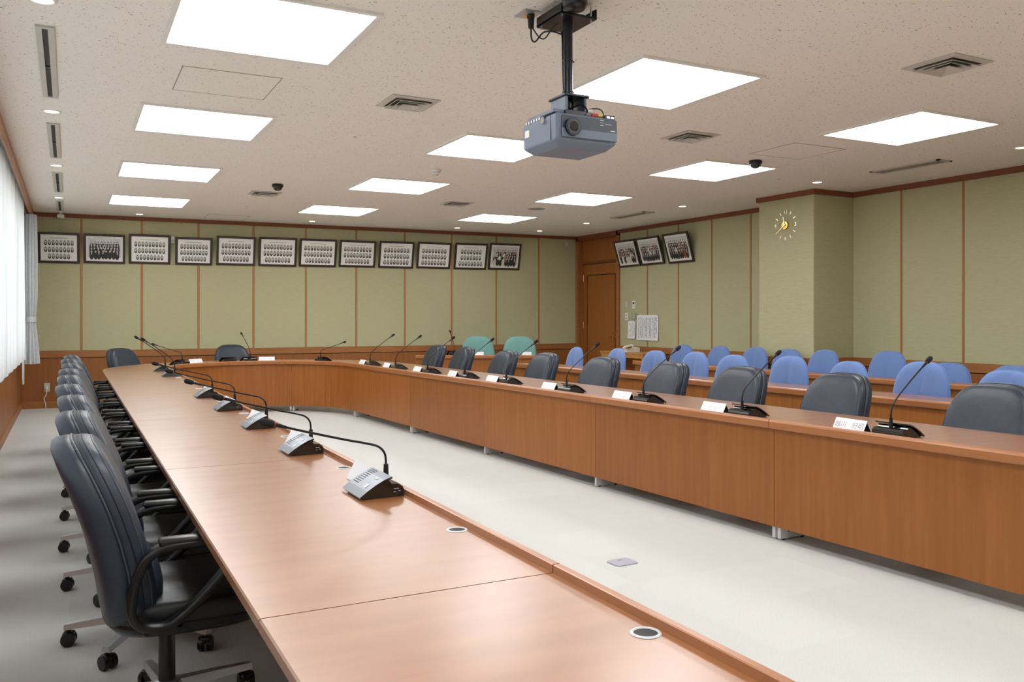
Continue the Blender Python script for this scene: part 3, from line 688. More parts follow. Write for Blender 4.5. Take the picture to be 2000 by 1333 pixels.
def star_base(t, legm):
    if 'leg' not in BASE:
        lg = MB(); V = []
        for x, w, z0, z1 in ((.03, .026, .085, .125), (.16, .022, .082, .110), (.315, .018, .068, .088)): V += [(x, -w, z0), (x, w, z0), (x, w*.7, z1), (x, -w*.7, z1)]
        lg.add(V, [(0, 1, 2, 3), (11, 10, 9, 8)]+[(j*4+k, j*4+(k+1) % 4, (j+1)*4+(k+1) % 4, (j+1)*4+k) for j in range(2) for k in range(4)])
        BASE['legmb'] = lg
        cs = MB()
        for s_ in (-1, 1): cs.cyl((.0, s_*.008, .029), (.0, s_*.026, .029), .029, .027, n=20)
        cs.rbox(-.022, -.022, .03, .022, .022, .058, .008, 2).cyl((.0, 0, .055), (0, 0, .074), .009, n=10)
        BASE['casmb'] = cs
    l0 = c0 = None
    for k in range(5):
        a = 2*PI*k/5+.42
        if l0 is None: l0 = obj('base_leg', BASE['legmb'], legm, t); l0.rotation_euler = (0, 0, a); c0 = obj('caster', BASE['casmb'], M['black'], t, loc=(.30*math.cos(a), .30*math.sin(a), 0)); c0.rotation_euler = (0, 0, a+1.2)
        else: share(l0, t, 'base_leg', rot=(0, 0, a)); share(c0, t, 'caster', loc=(.30*math.cos(a), .30*math.sin(a), 0), rot=(0, 0, a+1.2+k))
    obj('base_hub', MB().lathe([(0, .07), (.045, .07), (.05, .10), (.042, .13), (0, .135)], n=24), M['alu'], t)
    obj('gas_column', MB().cyl((0, 0, .12), (0, 0, .33), .027, .025, n=20), M['black'], t)
SCL = [0, .45, .75, .90, .965, .992, 1.0]
SCB = [0, .45, .75, .90, .965, .995, 1.0]
def leather_chair(label, group):
    t = thing('swivel_chair', label, 'chair', group=group)
    star_base(t, M['alu'])
    obj('tilt_mechanism', MB().rbox(-.12, -.10, .315, .14, .10, .355, .012, 2), M['black'], t)
    sc_out = sup(.255, .255, 3.2, .06, 0)
    pl = lambda x, y, z: (x, y, z-.30*max(0, x-.20)**2*4)
    sp_ = MB(); pad(sp_, sc_out, (.06, 0), [0, .6, .9, .98, .98, .0], [.345, .345, .352, .375, .40, .40], pl); obj('seat_pan', sp_, M['black'], t)
    sc = MB(); pad(sc, sc_out, (.06, 0), SCL+SCL[::-1], [.39]*5+[.395, .405]+[.425, .442, .452, .458, .462, .466, .468], pl); obj('seat_cushion', sc, M['leatherd'], t)
    # back
    cz, bh = .652, .295
    bo = sup(.252, bh, 3.4, 0, cz, 52, taper=.075)
    def place(y, z, o):
        u = max(0, min(1, (z-.36)/.585)); x = -.125-.155*u**1.25+.02*math.sin(u*PI)*1.2+.22*y*y
        return (x+o, y, z)
    sh = MB(); pad(sh, bo, (0, cz), [0, .45, .75, .90, .955, .985, .999, 1.0, .985, .9], [-.082, -.080, -.076, -.070, -.061, -.044, -.022, -.003, -.0005, -.0005], place); obj('back_shell', sh, M['leather'], t)
    cu = MB(); pad(cu, bo, (0, cz), [.9, .985, .998, 1.0, .996, .982, .955, .90, .75, .45, 0], [.001, .001, .003, .020, .042, .056, .066, .073, .078, .081, .082], place)
    bc = obj('back_cushion', cu, M['leather'], t)
    lum = MB(); lo = sup(.20, .085, 2.6, 0, .50, 36); pad(lum, lo, (0, .50), [1.0, .95, .8, .5, 0], [.066, .084, .100, .110, .112], place); obj('lumbar_roll', lum, M['leather'], bc)
    for s_, o, r in ((1.0, 0.0, .0040), (.997, .030, .0024), (.980, .055, .0030)):
        obj('piping', MB().tube([place(p[0]*s_, cz+(p[1]-cz)*s_, o) for p in bo], r, 6, True), M['piping'] if o != .030 else M['seam'], bc)
    stv = []
    for s_ in (.80,): obj('back_seam', MB().tube([place(p[0]*s_, cz+(p[1]-cz)*s_, -.0705) for p in bo], .0022, 5, True), M['seam'], bc)
    for sgn in (-1, 1):
        y = sgn*.285
        lp = [(.20, .640), (.08, .642), (-.03, .637), (-.078, .612), (-.104, .565), (-.120, .505), (-.122, .450), (-.100, .414), (-.055, .400), (-.01, .408), (.06, .462), (.14, .545), (.205, .608), (.222, .632)]
        pth = [v[:] for v in arcpts([(a_, y, b_) for a_, b_ in lp+lp[:1]], 3)][:-1]
        ar = obj('armrest', flat_loop(pth, [.027 if p_[2] > .60 else .022 for p_ in pth], .0140), M['black'], t)
        obj('arm_pad', MB().rbox(-.05, y-.026, .642, .205, y+.026, .664, .008, 2, smooth=True), M['black'], ar)
        obj('arm_bracket', MB().rbox(-.09, min(y, sgn*.16), .375, .02, max(y, sgn*.16), .398, .006), M['black'], ar)
    return t
proto = leather_chair('first black leather swivel chair from the camera on the window side', 'black leather chairs around the horseshoe table')
proto.location = (.285, 3.02, 0)
for i, y in enumerate((3.80, 4.60, 5.38, 6.22, 7.02, 7.86, 8.70, 9.60)):
    dup(proto, (.29+random.uniform(-.025, .012), y, 0), random.uniform(-.05, .05), '%s black leather swivel chair from the camera on the window side' % ORD[i+1])
dup(proto, (.78, 12.36, 0), -.75, 'black leather chair behind the far left curve of the table', (1, 1, .965))
dup(proto, (2.16, 13.10, 0), -PI/2, 'black leather chair at the head of the table, facing the camera', (1, 1, .965))
for i, (x, y) in enumerate(((4.58, 3.02), (4.55, 4.09), (4.50, 4.97), (4.46, 5.83), (4.44, 6.80), (4.42, 7.89), (4.37, 8.71), (4.42, 9.97), (4.38, 10.80))):
    dup(proto, (x-.178, y, 0), PI+random.uniform(-.06, .06), '%s black leather swivel chair from the camera on the right-hand row' % ORD[i])

def cloth_chair(label, group, m, name='cloth_chair'):
    t = thing(name, label, 'chair', group=group)
    star_base(t, M['black'])
    obj('tilt_mechanism', MB().rbox(-.10, -.08, .315, .12, .08, .355, .01, 2), M['black'], t)
    so = sup(.235, .24, 3.0, .04, 0)
    s1 = MB(); pad(s1, so, (.04, 0), SCL+SCL[::-1], [.36]*5+[.366, .378]+[.40, .418, .43, .438, .442, .446, .448], lambda x, y, z: (x, y, z)); obj('seat_cushion', s1, m, t)
    cz, bh = .685, .26
    bo = sup(.248, bh, 3.1, 0, cz, 48, taper=.13)
    def place(y, z, o):
        u = (z-.45)/.5; return (-.16-.06*u+.35*y*y+o, y, z)
    b1 = MB()
    def placef(y, z, o): x, y, z = place(y, z, o); return (x-(.012*math.exp(-(y/.022)**2) if o > .02 else 0), y, z)
    pad(b1, bo, (0, cz), [0, .3, .6, .85, .96, 1.0, .97, .90, .75, .6, .45, .3, .15, 0], [-.03, -.03, -.03, -.026, -.016, 0, .018, .030, .038, .040, .042, .043, .043, .043], placef)
    bc = obj('backrest', b1, m, t)
    obj('edge_piping', MB().tube([place(p[0], p[1], 0) for p in bo], .0045, 6, True), m, bc)
    obj('back_support', MB().tube([(-.06, 0, .335), (-.20, 0, .345), (-.235, 0, .40), (-.22, 0, .60)], [.02, .02, .02, .016], 10, up=(0, 1, 0), sx=1.6, sy=.6), M['black'], t)
    return t
bp_ = cloth_chair('first blue cloth chair from the right edge in the second row', 'blue cloth chairs', M['blue'])
r2 = [(3.93, .93), (4.62, .96), (5.39, .93), (6.07, .95), (6.86, .93), (7.48, .94), (8.21, .93), (9.02, .93), (10.01, .915)]
for i, (y, z) in enumerate(r2):
    lab = '%s blue cloth chair from the right edge in the second row' % ORD[i]
    if i == 0: bp_.location = (6.15-.185, y, 0); bp_.rotation_euler = (0, 0, PI); bp_.scale = (1, 1, z/.945)
    else: dup(bp_, (6.15-.185, y, 0), PI+random.uniform(-.12, .12), lab, (1, 1, z/.945))
for i, (y, z) in enumerate([(4.87, .88), (5.49, .875), (6.20, .965), (7.07, .95), (7.62, .94), (8.18, .945), (8.85, .94), (9.60, .935)]):
    dup(bp_, (7.72-.22, y, 0), PI+random.uniform(-.12, .12), '%s blue cloth chair from the right edge in the wall-side row' % ORD[i], (1, 1, z/.945))
gp = cloth_chair('teal cloth chair at the angled desk, nearer the far window side', 'teal cloth chairs', M['green'], 'cloth_chair')
fa = math.atan2(-cy, -sy)
gp.location = (6.08, 13.0, 0); gp.rotation_euler = (0, 0, fa); gp.scale = (1.08, 1.12, 1.065)
dup(gp, (6.66, 12.58, 0), fa, 'teal cloth chair at the angled desk, nearer the door', (1.08, 1.12, 1.06))

# ------------------------------------------------------------------ microphones and name cards
def two_tone(mb, k):
    mb.m = [0 if q < k else 1 for q in range(len(mb.f))]; return mb
def mic(kind, label, group='gooseneck conference microphones'):
    t = thing('table_microphone', label, 'microphone', group=group)
    b = MB().prism([(.072, 0), (.075, .012), (-.018, .060), (-.030, .046), (-.056, .044), (-.070, .034), (-.075, .024), (-.075, 0)], -.090, .090)
    body = obj('body', b, M['gloss'], t)
    top = [(.088, .010), (.062, .029), (.030, .049), (0, .064), (-.026, .073)]
    poly = top+[(x-.003, z-.006) for x, z in top[::-1]]
    pl_ = obj('top_plate', two_tone(MB().prism(poly, -.104, .104), len(top)-1), [M['plate'], M['gloss']], t)
    sl = MB()
    for k in range(9):
        x = .050-k*.0085; z = .0365+k*.0052
        zz = lambda x: next((z0+(z1-z0)*(x-x0)/(x1-x0) for (x0, z0), (x1, z1) in zip(top, top[1:]) if x1 <= x <= x0), .05)
        sl.box(x-.0016, -.088, zz(x)-.001, x+.0016, -.032, zz(x)+.0012)
    obj('speaker_slots', sl, M['projd'], pl_)
    zb = lambda x: zz(x)+.0015
    obj('talk_button', MB().add([(.056, .038, zb(.056)), (.056, .060, zb(.056)), (.040, .060, zb(.040)), (.040, .038, zb(.040))], [(0, 1, 2, 3)]), M['white'], pl_)
    obj('maker_mark', MB().add([(.014, .030, zb(.014)), (.014, .058, zb(.014)), (.006, .058, zb(.006)), (.006, .030, zb(.006))], [(0, 1, 2, 3)]), M['offwhite'], pl_)
    obj('side_marks', MB().box(-.056, .0902, .027, -.038, .0908, .029).box(-.062, .0902, .019, -.054, .0908, .021).box(-.046, .0902, .016, -.036, .0908, .018), M['ink'], body)
    if kind == 'none': return t
    obj('neck_socket', MB().cyl((-.040, 0, .042), (-.040, 0, .10), .0105, .0085, n=14), M['black'], t)
    if kind == 'low': pts = [(-.040, 0, .09), (-.036, 0, .135), (-.012, 0, .163), (.035, 0, .178), (.11, 0, .196), (.25, 0, .233), (.345, 0, .260)]
    else: pts = [(-.040, 0, .09), (-.039, 0, .125), (-.030, 0, .155), (-.008, 0, .185), (.04, 0, .226), (.14, 0, .302), (.245, 0, .375)]
    pts = arcpts(pts)
    obj('gooseneck', MB().tube(pts, .0042, 8), M['neck'], t)
    d = (pts[-1]-pts[-2]).normalized(); e = pts[-1]
    obj('capsule', MB().cyl(e-d*.035, e+d*.004, .0055, .0075, n=12), M['neck'], t)
    obj('light_ring', MB().cyl(e+d*.002, e+d*.008, .0085, n=14), M['red'], t)
    hd = [(0, .006), (.004, .0115), (.012, .0135), (.036, .0138), (.046, .0115), (.052, .006), (.053, 0.0005)]
    h = MB(); c0 = e+d*.004; a = d.orthogonal().normalized(); b2 = d.cross(a); V = []; F = []; n = 14
    for z, r in hd: V += [c0+d*z+(a*math.cos(2*PI*k/n)+b2*math.sin(2*PI*k/n))*r for k in range(n)]
    for j in range(len(hd)-1): F += [(j*n+k, j*n+(k+1) % n, (j+1)*n+(k+1) % n, (j+1)*n+k) for k in range(n)]
    obj('windscreen', h.add(V, F, 0, True), M['foam'], t)
    return t
micL = mic('low', 'nearest gooseneck microphone on the window-side table'); micL.location = (.958, 2.90, ONT); micL.rotation_euler = (0, 0, PI)
for i, y in enumerate((3.95, 4.96, 6.0, 7.03)):
    dup(micL, (.955, y, ONT), PI+random.uniform(-.03, .03), '%s gooseneck microphone from the camera on the window-side table' % ORD[i+1])
micH = mic('high', 'sixth gooseneck microphone from the camera on the window-side table'); micH.location = (.955, 9.72, ONT); micH.rotation_euler = (0, 0, PI-.06)
dup(micH, (.955, 10.72, ONT), PI-.04, 'seventh gooseneck microphone from the camera on the window-side table')
def onarc(th, s): a = math.radians(th); return (AX+(AR+s)*math.cos(a), AY+(AR+s)*math.sin(a), ONT), a
p, a = onarc(137, .13); dup(micL, p, a+.1, 'gooseneck microphone on the far left curve of the table')
p, a = onarc(88, .13); dup(micH, p, a+.25, 'gooseneck microphone in front of the chair at the table head')
p, a = onarc(40, .15); dup(micL, p, a-.35, 'gooseneck microphone with low bent neck on the far right curve')
mn = mic('none', 'black microphone base without a neck at the table head'); p, a = onarc(101, .13); mn.location = p; mn.rotation_euler = (0, 0, a)
RM = [3.04, 4.09, 5.06, 6.06, 7.06, 7.91, 8.81, 9.73, 10.58]
for i, y in enumerate(RM): dup(micH, (xf_r(y)+.125, y, ONT), random.uniform(-.04, .04), '%s gooseneck microphone from the camera on the right-hand table row' % ORD[i])
dup(micH, (5.55, 12.78, ONT), math.atan2(cy, sy)+.3, 'gooseneck microphone on the angled desk near the teal chairs')

def name_card(label, text=None, w=.215, seed=0, h=.068, group='white tent name cards'):
    t = thing('name_card', label, 'name card', group=group)
    d = .036
    obj('card_face', MB().add([(-d, -w/2, 0), (-d, w/2, 0), (0, w/2, h), (0, -w/2, h), (-d+.003, -w/2, 0), (-d+.003, w/2, 0), (0, w/2, h-.005), (0, -w/2, h-.005)],
        [(0, 1, 2, 3), (4, 7, 6, 5), (0, 3, 7, 4), (1, 5, 6, 2), (0, 4, 5, 1)]), M['paper'], t)
    obj('card_back', MB().add([(d, -w/2, 0), (d, w/2, 0), (0, w/2, h), (0, -w/2, h), (d-.003, -w/2, 0), (d-.003, w/2, 0), (0, w/2, h-.005), (0, -w/2, h-.005)],
        [(3, 2, 1, 0), (5, 6, 7, 4), (4, 7, 3, 0), (2, 6, 5, 1), (1, 5, 4, 0)]), M['paper'], t)
    obj('hollow_shade', MB().add([(-d+.006, -w/2+.002, 0), (d-.006, -w/2+.002, 0), (0, -w/2+.002, h-.012), (-d+.006, w/2-.002, 0), (d-.006, w/2-.002, 0), (0, w/2-.002, h-.012)], [(0, 1, 2), (5, 4, 3), (0, 3, 4, 1), (1, 4, 5, 2), (2, 5, 3, 0)]), M['black'], t)  # black filler paints the shade inside the hollow tent
    L_ = math.hypot(d, h); up = Vector((d/L_, 0, h/L_)); n = Vector((-h/L_, 0, d/L_)); c = Vector((-d/2, 0, h/2))+n*.0006
    mk = MB()
    if text:
        V, F = text2d(text, .040); mk.add([c+Vector((0, -x, 0))+up*y for x, y in V], F)
    else:
        rr = random.Random(seed)
        for cx in (-.068, -.033, .030, .065):
            for k in range(7):
                x = cx+rr.uniform(-.012, .012); y = rr.uniform(-.016, .016); a, b = (rr.uniform(.003, .008), .0008) if rr.random() < .5 else (.0008, rr.uniform(.003, .008))
                mk.add([c+Vector((0, -(x+sx*a), 0))+up*(y+sy_*b) for sx, sy_ in ((-1, -1), (1, -1), (1, 1), (-1, 1))], [(0, 1, 2, 3)])
    o = obj('lettering', mk, M['ink'] if text else M['inkf'], t, recalc=False)
    return t
def put(t, p, rz): t.location = p; t.rotation_euler = (0, 0, rz); return t
for i, y in enumerate([3.28, 4.33, 5.30, 6.31, 7.31, 8.16, 9.06, 9.98, 10.83]):
    put(name_card('white name card beside the %s microphone from camera, right-hand row' % ORD[i], '越川　好昭' if i == 0 else None, seed=i), (xf_r(y)+.085, y, ONT), random.uniform(-.05, .05))
for i, y in enumerate((3.13, 4.17, 5.2, 6.22, 7.25)):
    put(name_card(w=.19, label='white name card behind the %s microphone from camera, window side' % ORD[i], seed=20+i), (.985, y, ONT), PI+random.uniform(-.08, .08))
p, a = onarc(125, .10); put(name_card('white name card on the far left curve of the table', seed=40), p, a)
p, a = onarc(77, .10); put(name_card('white name card at the table head beside the microphone', seed=41), p, a)
for i, (k, l) in enumerate(((.36, 'white name card on the angled desk by the nearer teal chair'), (.50, 'white name card between the two teal chairs'), (.88, 'white name card at the door end of the angled desk'))):
    put(name_card(l, seed=50+i, w=.15), (4.92+1.8*k+sy*.09, 12.86-.93*k+cy*.09, ONT), math.atan2(cy, sy))
bx_ = thing('control_box', 'small black box on the angled desk beside its microphone', 'box', (5.33, 12.76, ONT), math.atan2(cy, sy))
obj('case', MB().rbox(-.06, -.07, 0, .06, .07, .045, .005), M['black'], bx_); obj('front_strip', MB().box(-.0615, -.06, .012, -.06, .06, .02), M['plate'], bx_)

# ------------------------------------------------------------------ framed photographs
def portraits(mb, w, h, rows, seed):
    rr = random.Random(seed)
    for ri, n in enumerate(rows):
        z = h*(.205-.262*ri); pitch = min(w*.104, w*.86/max(rows)); 
        for k in range(n):
            x = (k-(n-1)/2)*pitch; a, b = pitch*.45, h*.104
            mb.disc((x, z), a, b, 16, 1, -.0006)
            mb.disc((x, z-b*.55), a*.86, b*.55, 12, 2, -.0009)
            mb.disc((x, z-b*.35), a*.20, b*.36, 8, 0, -.0011)
            mb.disc((x, z+b*.22), a*.40, b*.46, 10, 4, -.0012)
            mb.disc((x, z+b*.10), a*.36, b*.42, 10, 3, -.0014)
    for k in range(15): mb.add([(w*(-.24+.033*k)-.004, -.0006, h*.375-.005), (w*(-.24+.033*k)+.005, -.0006, h*.375-.005), (w*(-.24+.033*k)+.005, -.0006, h*.375+.005), (w*(-.24+.033*k)-.004, -.0006, h*.375+.005)], [(0, 1, 2, 3)], 7)
def groupphoto(mb, w, h, seed, colour=False):
    rr = random.Random(seed); y = -.0006
    mb.add([(-w*.46, y, -h*.44), (w*.46, y, -h*.44), (w*.46, y, h*.42), (-w*.46, y, h*.42)], [(0, 1, 2, 3)], 9)
    mb.add([(-w*.46, y-.0001, -h*.44), (w*.46, y-.0001, -h*.44), (w*.46, y-.0001, -h*.34), (-w*.46, y-.0001, -h*.34)], [(0, 1, 2, 3)], 0)
    lay = y-.0003
    for row, (n, z) in enumerate(((9, .20), (10, .10), (9, -.02), (8, -.14))):
        for k in range(n):
            x = (k-(n-1)/2)*w*.80/n+rr.uniform(-.004, .004); zz = h*z+rr.uniform(-.006, .006)
            c = 2 if not colour or rr.random() < .7 else rr.choice((5, 6, 8, 0))
            mb.disc((x, zz-h*.13), w*.060, h*.16, 12, c, lay)
            if rr.random() < .7: mb.disc((x, zz-h*.05), w*.010, h*.05, 6, 0, lay-.0001)
            mb.disc((x, zz+h*.045), w*.025, h*.048, 10, 4, lay-.0002); mb.disc((x, zz+h*.03), w*.022, h*.041, 10, 3, lay-.0003)
            lay -= .00005
        lay -= .0005
    if not colour:
        for k in range(15): mb.add([(w*(-.28+.04*k)-.004, y, h*.455-.005), (w*(-.28+.04*k)+.006, y, h*.455-.005), (w*(-.28+.04*k)+.006, y, h*.455+.005), (w*(-.28+.04*k)-.004, y, h*.455+.005)], [(0, 1, 2, 3)], 7)
SHM = [M['sheet'], M['oval'], M['suit'], M['face'], M['hair'], M['cream'], M['navy'], M['inkd'], M['rust'], M['photobg']]
def framed(pos, rotz, tilt, w, h, label, content, seed, hook=None):
    t = thing('framed_photograph', label, 'picture', pos, (tilt, 0, rotz), 'framed photographs hung on the walls')
    b = .034
    for n, q in (('frame_rail', (-w/2, h/2-b, w/2, h/2)), ('frame_rail', (-w/2, -h/2, w/2, -h/2+b)), ('frame_stile', (-w/2, -h/2+b, -w/2+b, h/2-b)), ('frame_stile', (w/2-b, -h/2+b, w/2, h/2-b))):
        obj(n, MB().rbox(q[0], -.012, q[1], q[2], .014, q[3], .004), M['frame'], t)
    obj('backing_board', MB().box(-w/2+.01, .004, -h/2+.01, w/2-.01, .012, h/2-.01), M['blackm'], t)
    sh = MB().box(-w/2+b, 0, -h/2+b, w/2-b, .004, h/2-b)
    iw, ih = w-2*b, h-2*b
    if content == 'group': groupphoto(sh, iw, ih, seed)
    elif content == 'colour': groupphoto(sh, iw, ih, seed, True)
    else: portraits(sh, iw, ih, content, seed)
    obj('photo_sheet', sh, SHM, t, recalc=False)
    if hook:
        ct, st = math.cos(tilt), math.sin(tilt)
        def loc(dy, dz): return (dy*ct+dz*st, -dy*st+dz*ct)   # wall offset to local y,z
        q = loc(hook[0], hook[1]); q2 = loc(hook[0], hook[2])
        obj('hanging_wire', MB().tube([(-.05, .006, h/2-.01), (0, q[0], q[1])], .0012, 5).tube([(.05, .006, h/2-.01), (0, q[0], q[1])], .0012, 5).tube([(0, q[0], q[1]), (0, q2[0], q2[1])], .0010, 5), M['wire'], t)
    return t
FB = [(-.40, .14, 2.56, 2.12, [8, 8, 6]), (.19, .75, 2.56, 2.13, 'group'), (.80, 1.38, 2.58, 2.14, [9, 9, 8]), (1.45, 1.99, 2.56, 2.14, [9, 9, 8]), (2.05, 2.64, 2.60, 2.15, [9, 9, 8]), (2.69, 3.29, 2.61, 2.15, [9, 9, 8]),
      (3.33, 3.94, 2.61, 2.16, [9, 9, 8]), (3.98, 4.61, 2.61, 2.17, [9, 9, 8]), (4.65, 5.29, 2.62, 2.17, [8, 8, 8]), (5.32, 5.98, 2.63, 2.18, [8, 8, 8]), (6.02, 6.66, 2.64, 2.18, [7, 7, 8]), (6.67, 7.33, 2.66, 2.19, 'colour')]
TB = math.radians(13)
for i, (a, b, z1, z0, c) in enumerate(FB):
    h = (z1-z0)/math.cos(TB); w = min(b-a, .62); off = h/2*math.sin(TB)+.018
    x, y = wallp((a+b)/2, off)
    d = 'portrait rows' if isinstance(c, list) else ('black and white group photograph' if c == 'group' else 'colour group photograph')
    lab = 'dark framed %s on the far wall, %s from the window' % (d, ORD[i])
    framed((x, y, (z0+z1)/2), wang, TB, w, h, lab, c, 100+i, hook=(off-.006, (z1-z0)/2+.06, ZC-.03-(z0+z1)/2))
TR = math.radians(17)
for i, (a, b, z1, z0) in enumerate(((12.36, 11.70, 2.64, 2.19), (11.72, 11.04, 2.64, 2.19), (10.99, 10.31, 2.645, 2.18))):
    h = (z1-z0)/math.cos(TR); off = h/2*math.sin(TR)+.02
    framed((XR-off, (a+b)/2, (z0+z1)/2), -PI/2, TR, .62, h, ['colour group photograph right beside the door frame', 'colour group photograph in the middle of three on right wall', 'colour group photograph nearest the pillar on the right wall'][i], 'colour', 200+i, hook=(off-.006, (z1-z0)/2+.07, ZC-.05-(z0+z1)/2))
x, y = wallp(1.415, .03); wbx = thing('wall_box', 'small grey white box mounted between two framed photographs', 'box', (x, y, 2.52), wang)
obj('case', MB().rbox(-.028, -.026, -.06, .028, .028, .06, .005), M['offwhite'], wbx); obj('lens_window', MB().box(-.014, -.028, .0, .014, -.0255, .04), M['white'], wbx)
x, y = wallp(8.30, .02); wb2 = thing('wall_box', 'tiny white box high in the corner beside the door', 'box', (x, y, 2.70), wang)
obj('case', MB().rbox(-.02, -.018, -.04, .02, .02, .04, .004), M['offwhite'], wb2); obj('lens_window', MB().box(-.01, -.020, .0, .01, -.0175, .02), M['white'], wb2)

# ------------------------------------------------------------------ clock, switches, papers, phone
ck = thing('wall_clock', 'gold wall clock with separate numerals on the green pillar', 'clock', (PX-.004, 7.81, 2.46), -PI/2)
obj('centre_disc', MB().cyl((0, 0, 0), (0, -.022, 0), .052, .050, n=32), M['brass'], ck)
obj('centre_ring', MB().tube([(.050*math.cos(2*PI*k/28), -.022, .050*math.sin(2*PI*k/28)) for k in range(28)], .0025, 6, True), M['gold'], ck)
RC = .165
for k in range(12):
    a = PI/2-2*PI*k/12; c, s_ = math.cos(a), math.sin(a)
    if k % 3 == 0:
        V, F = text2d(str(k or 12), .062); mb = MB(); n0 = len(V)
        mb.add([(x+RC*c, -.006, y+RC*s_) for x, y in V], F); obj('numeral', mb, M['gold'], ck, recalc=False)
    else:
        d = Vector((c, 0, s_)); e = Vector((-s_, 0, c)); p0 = d*(RC-.020); p1 = d*(RC+.020); q = e*.0042; yv = Vector((0, -.006, 0))
        V = [p0-q, p0+q, p1+q, p1-q]; obj('hour_mark', MB().add([*V, *[v+yv for v in V]], [(3, 2, 1, 0), (4, 5, 6, 7), (0, 1, 5, 4), (1, 2, 6, 5), (2, 3, 7, 6), (3, 0, 4, 7)]), M['gold'], ck)
def hand(name, ang, ln, w, yo):
    a = math.radians(90-ang); d = Vector((math.cos(a), 0, math.sin(a))); e = Vector((-d.z, 0, d.x)); o = Vector((0, yo, 0))
    V = [o-d*.015-e*w, o-d*.015+e*w, o+d*ln+e*w*.4, o+d*ln-e*w*.4]; V += [v+Vector((0, -.002, 0)) for v in V]
    obj(name, MB().add(V, [(3, 2, 1, 0), (4, 5, 6, 7), (0, 1, 5, 4), (1, 2, 6, 5), (2, 3, 7, 6), (3, 0, 4, 7)]), M['gold'], ck)
hand('hour_hand', 350, .105, .006, -.026); hand('minute_hand', 233, .155, .005, -.030)
def plate(y0, y1, z0, z1, label, mt, detail, cat='switch', grp='wall plates beside the door'):
    t = thing('wall_plate', label, cat, (XR-.004, (y0+y1)/2, (z0+z1)/2), -PI/2, grp)
    w = abs(y1-y0)/2; h = (z1-z0)/2
    obj('cover', MB().rbox(-w, -.014, -h, w, 0, h, .003), mt, t)
    detail(t, w, h)
def sw(t, w, h):
    for k in (-1, 1): obj('rocker', MB().rbox(-w*.45, -.018, k*h*.4-h*.25, w*.45, -.013, k*h*.4+h*.25, .002), M['offwhite'], t)
def scr(t, w, h): obj('display', MB().box(-w*.55, -.0155, h*.1, w*.55, -.0135, h*.6), M['darkslot'], t); obj('key_row', MB().box(-w*.5, -.0155, -h*.4, w*.5, -.0135, -h*.25), M['ink'], t)
plate(12.19, 12.10, 1.49, 1.61, 'upper left white switch plate beside the door', M['offwhite'], sw)
plate(11.98, 11.89, 1.475, 1.61, 'white thermostat with small dark display beside the door', M['white'], scr, 'thermostat')
plate(12.19, 12.10, 1.27, 1.40, 'lower left white switch plate beside the door', M['white'], sw)
plate(11.99, 11.87, 1.29, 1.40, 'grey double switch plate above the posted notices', M['grille'], sw)
def notice(y0, y1, z0, z1, label, dense, seed):
    t = thing('posted_notice', label, 'paper', (XR-.006, (y0+y1)/2, (z0+z1)/2), -PI/2)
    w = abs(y1-y0)/2; h = (z1-z0)/2; n = 8; V = []; F = []
    for j in range(n+1):
        for i in range(3): V.append((-w+i*w, -.010-.012*(1-j/n)**3, -h+2*h*j/n))
    for j in range(n):
        for i in range(2): a = j*3+i; F.append((a, a+1, a+4, a+3))
    V2 = [(p[0], p[1]+.0008, p[2]) for p in V]
    obj('sheet', MB().add(V, F).add(V2, [f[::-1] for f in F]), M['paper'], t, recalc=False)
    rr = random.Random(seed); mk = MB()
    def rect(x0, z0_, x1, z1_):
        yy = -.0108-.012*max(0, 1-(z0_+h)/(2*h))**3-.0006; yt = -.0108-.012*max(0, 1-(z1_+h)/(2*h))**3-.0006
        mk.add([(x0, yy, z0_), (x1, yy, z0_), (x1, yt, z1_), (x0, yt, z1_)], [(0, 1, 2, 3)])
    cols = 14 if dense else 7
    for c in range(cols):
        x = -w*.82+c*w*1.64/(cols-1)
        if dense and c % 3 == 0: rect(x-.002, -h*.8, x+.002, h*.82)
        z = h*.8
        while z > -h*.8:
            l = rr.uniform(.012, .05)
            if dense or rr.random() < .8: rect(x+.005, max(z-l, -h*.82), x+.005+rr.uniform(.003, .012), z)
            z -= l+rr.uniform(.004, .012)
    obj('print', mk, M['ink'] if not dense else M['inkd'], t, recalc=False)
    pn = MB()
    for sx in (-1, 1): pn.cyl((sx*w*.93, -.010, h*.96), (sx*w*.93, -.016, h*.96), .006, n=10)
    obj('pin', pn, M['ink'], t)
notice(12.10, 11.89, .965, 1.265, 'narrow white notice pinned below the switches', False, 5)
notice(11.84, 11.25, .945, 1.365, 'large white printed schedule pinned across a wall batten', True, 6)
st = thing('phone_stand', 'pale wooden stand against the right wall under the telephone', 'side table', (8.22, 11.6, 0))
obj('stand_top', MB().rbox(8.0, 10.98, .735, 8.46, 12.20, .760, .004), M['pale'], st, world=True)
for x in (8.03, 8.43):
    for y in (11.01, 12.17): obj('leg', MB().rbox(x-.022, y-.022, 0, x+.022, y+.022, .735, .003), M['pale'], st, world=True)
for x in (8.02, 8.44): obj('apron', MB().box(x-.008, 11.03, .67, x+.008, 12.15, .735), M['pale'], st, world=True)
obj('lower_shelf', MB().rbox(8.03, 11.03, .40, 8.43, 12.15, .42, .003), M['pale'], st, world=True)
obj('back_panel', MB().box(8.43, 11.03, .42, 8.44, 12.15, .68), M['door'], st, world=True)
ph = thing('telephone', 'ivory desk telephone on the stand near the door', 'telephone', (8.20, 11.60, .76), -.2)
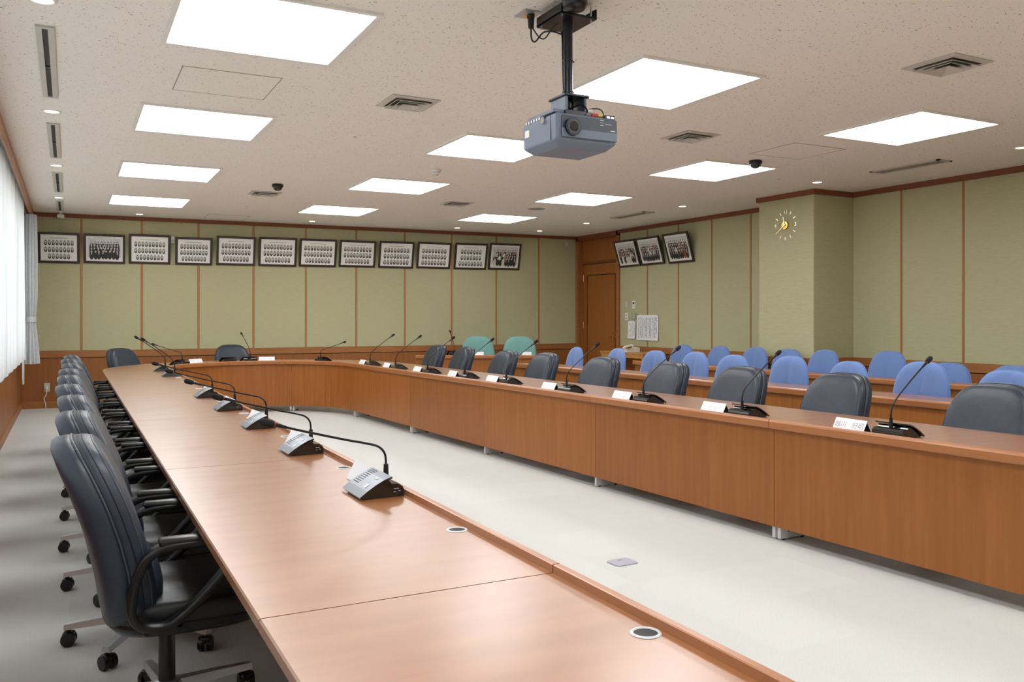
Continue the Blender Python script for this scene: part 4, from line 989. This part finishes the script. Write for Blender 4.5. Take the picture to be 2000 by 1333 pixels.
obj('base', MB().prism([(-.11, 0), (-.11, .02), (.09, .075), (.11, .07), (.11, 0)], -.13, .05, 'y'), M['phone'], ph)
obj('handset', MB().tube([(-.085, .09, .045), (-.06, .09, .075), (0, .09, .09), (.06, .09, .105), (.085, .09, .085)], [.026, .022, .018, .022, .026], 12), M['phone'], ph)
obj('keypad', MB().add([(-.08, -.10, .030), (-.08, 0, .030), (.02, 0, .058), (.02, -.10, .058)], [(0, 1, 2, 3)]), M['ink'], ph)
obj('handset_cradle', MB().rbox(-.10, .055, 0, .10, .125, .045, .008, 2), M['phone'], ph)

# ------------------------------------------------------------------ low wall sockets, floor box
for i, (xx, l) in enumerate(((-.29, 'grey wall socket with white plug near the window corner'), (-.115, 'grey wall socket with white adapter, right of the other socket'))):
    x, y = wallp(xx, .002); t = thing('wall_socket', l, 'socket', (x, y, .305), wang)
    obj('plate', MB().rbox(-.037, -.010, -.062, .037, 0, .062, .003), M['offwhite'] if i == 0 else M['grille'], t)
    obj('plug', MB().rbox(-.018, -.04, -.028, .018, -.009, .012, .006, 2) if i == 0 else MB().rbox(-.002, -.045, -.055, .035, -.009, .05, .006, 2), M['white'], t)
    obj('cord', MB().tube(arcpts([(0, -.034, -.028), (-.004, -.05, -.10), (-.03, -.04, -.16), (-.012, -.05, -.25), (-.01, -.07, -.298)] if i == 0 else [(.016, -.03, -.055), (.014, -.04, -.16), (.012, -.045, -.25), (.012, -.06, -.30)]), .005, 8), M['white'], t)
fb = thing('floor_box', 'grey metal floor outlet cover in the open carpet', 'floor box', (2.645, 3.815, 0), .05)
o = MB(); pts = sup(.072, .058, 6, 0, 0, 32); n = len(pts)
o.add([(x, y, 0) for x, y in pts]+[(x, y, .005) for x, y in pts]+[(x*.96, y*.96, .007) for x, y in pts], [(k, (k+1) % n, n+(k+1) % n, n+k) for k in range(n)]+[(n+k, n+(k+1) % n, 2*n+(k+1) % n, 2*n+k) for k in range(n)]+[list(range(2*n, 3*n))])
obj('cover_plate', o, M['floorbox'], fb); obj('finger_tab', MB().rbox(-.012, .02, .0068, .012, .032, .0085, .002), M['grille'], fb)
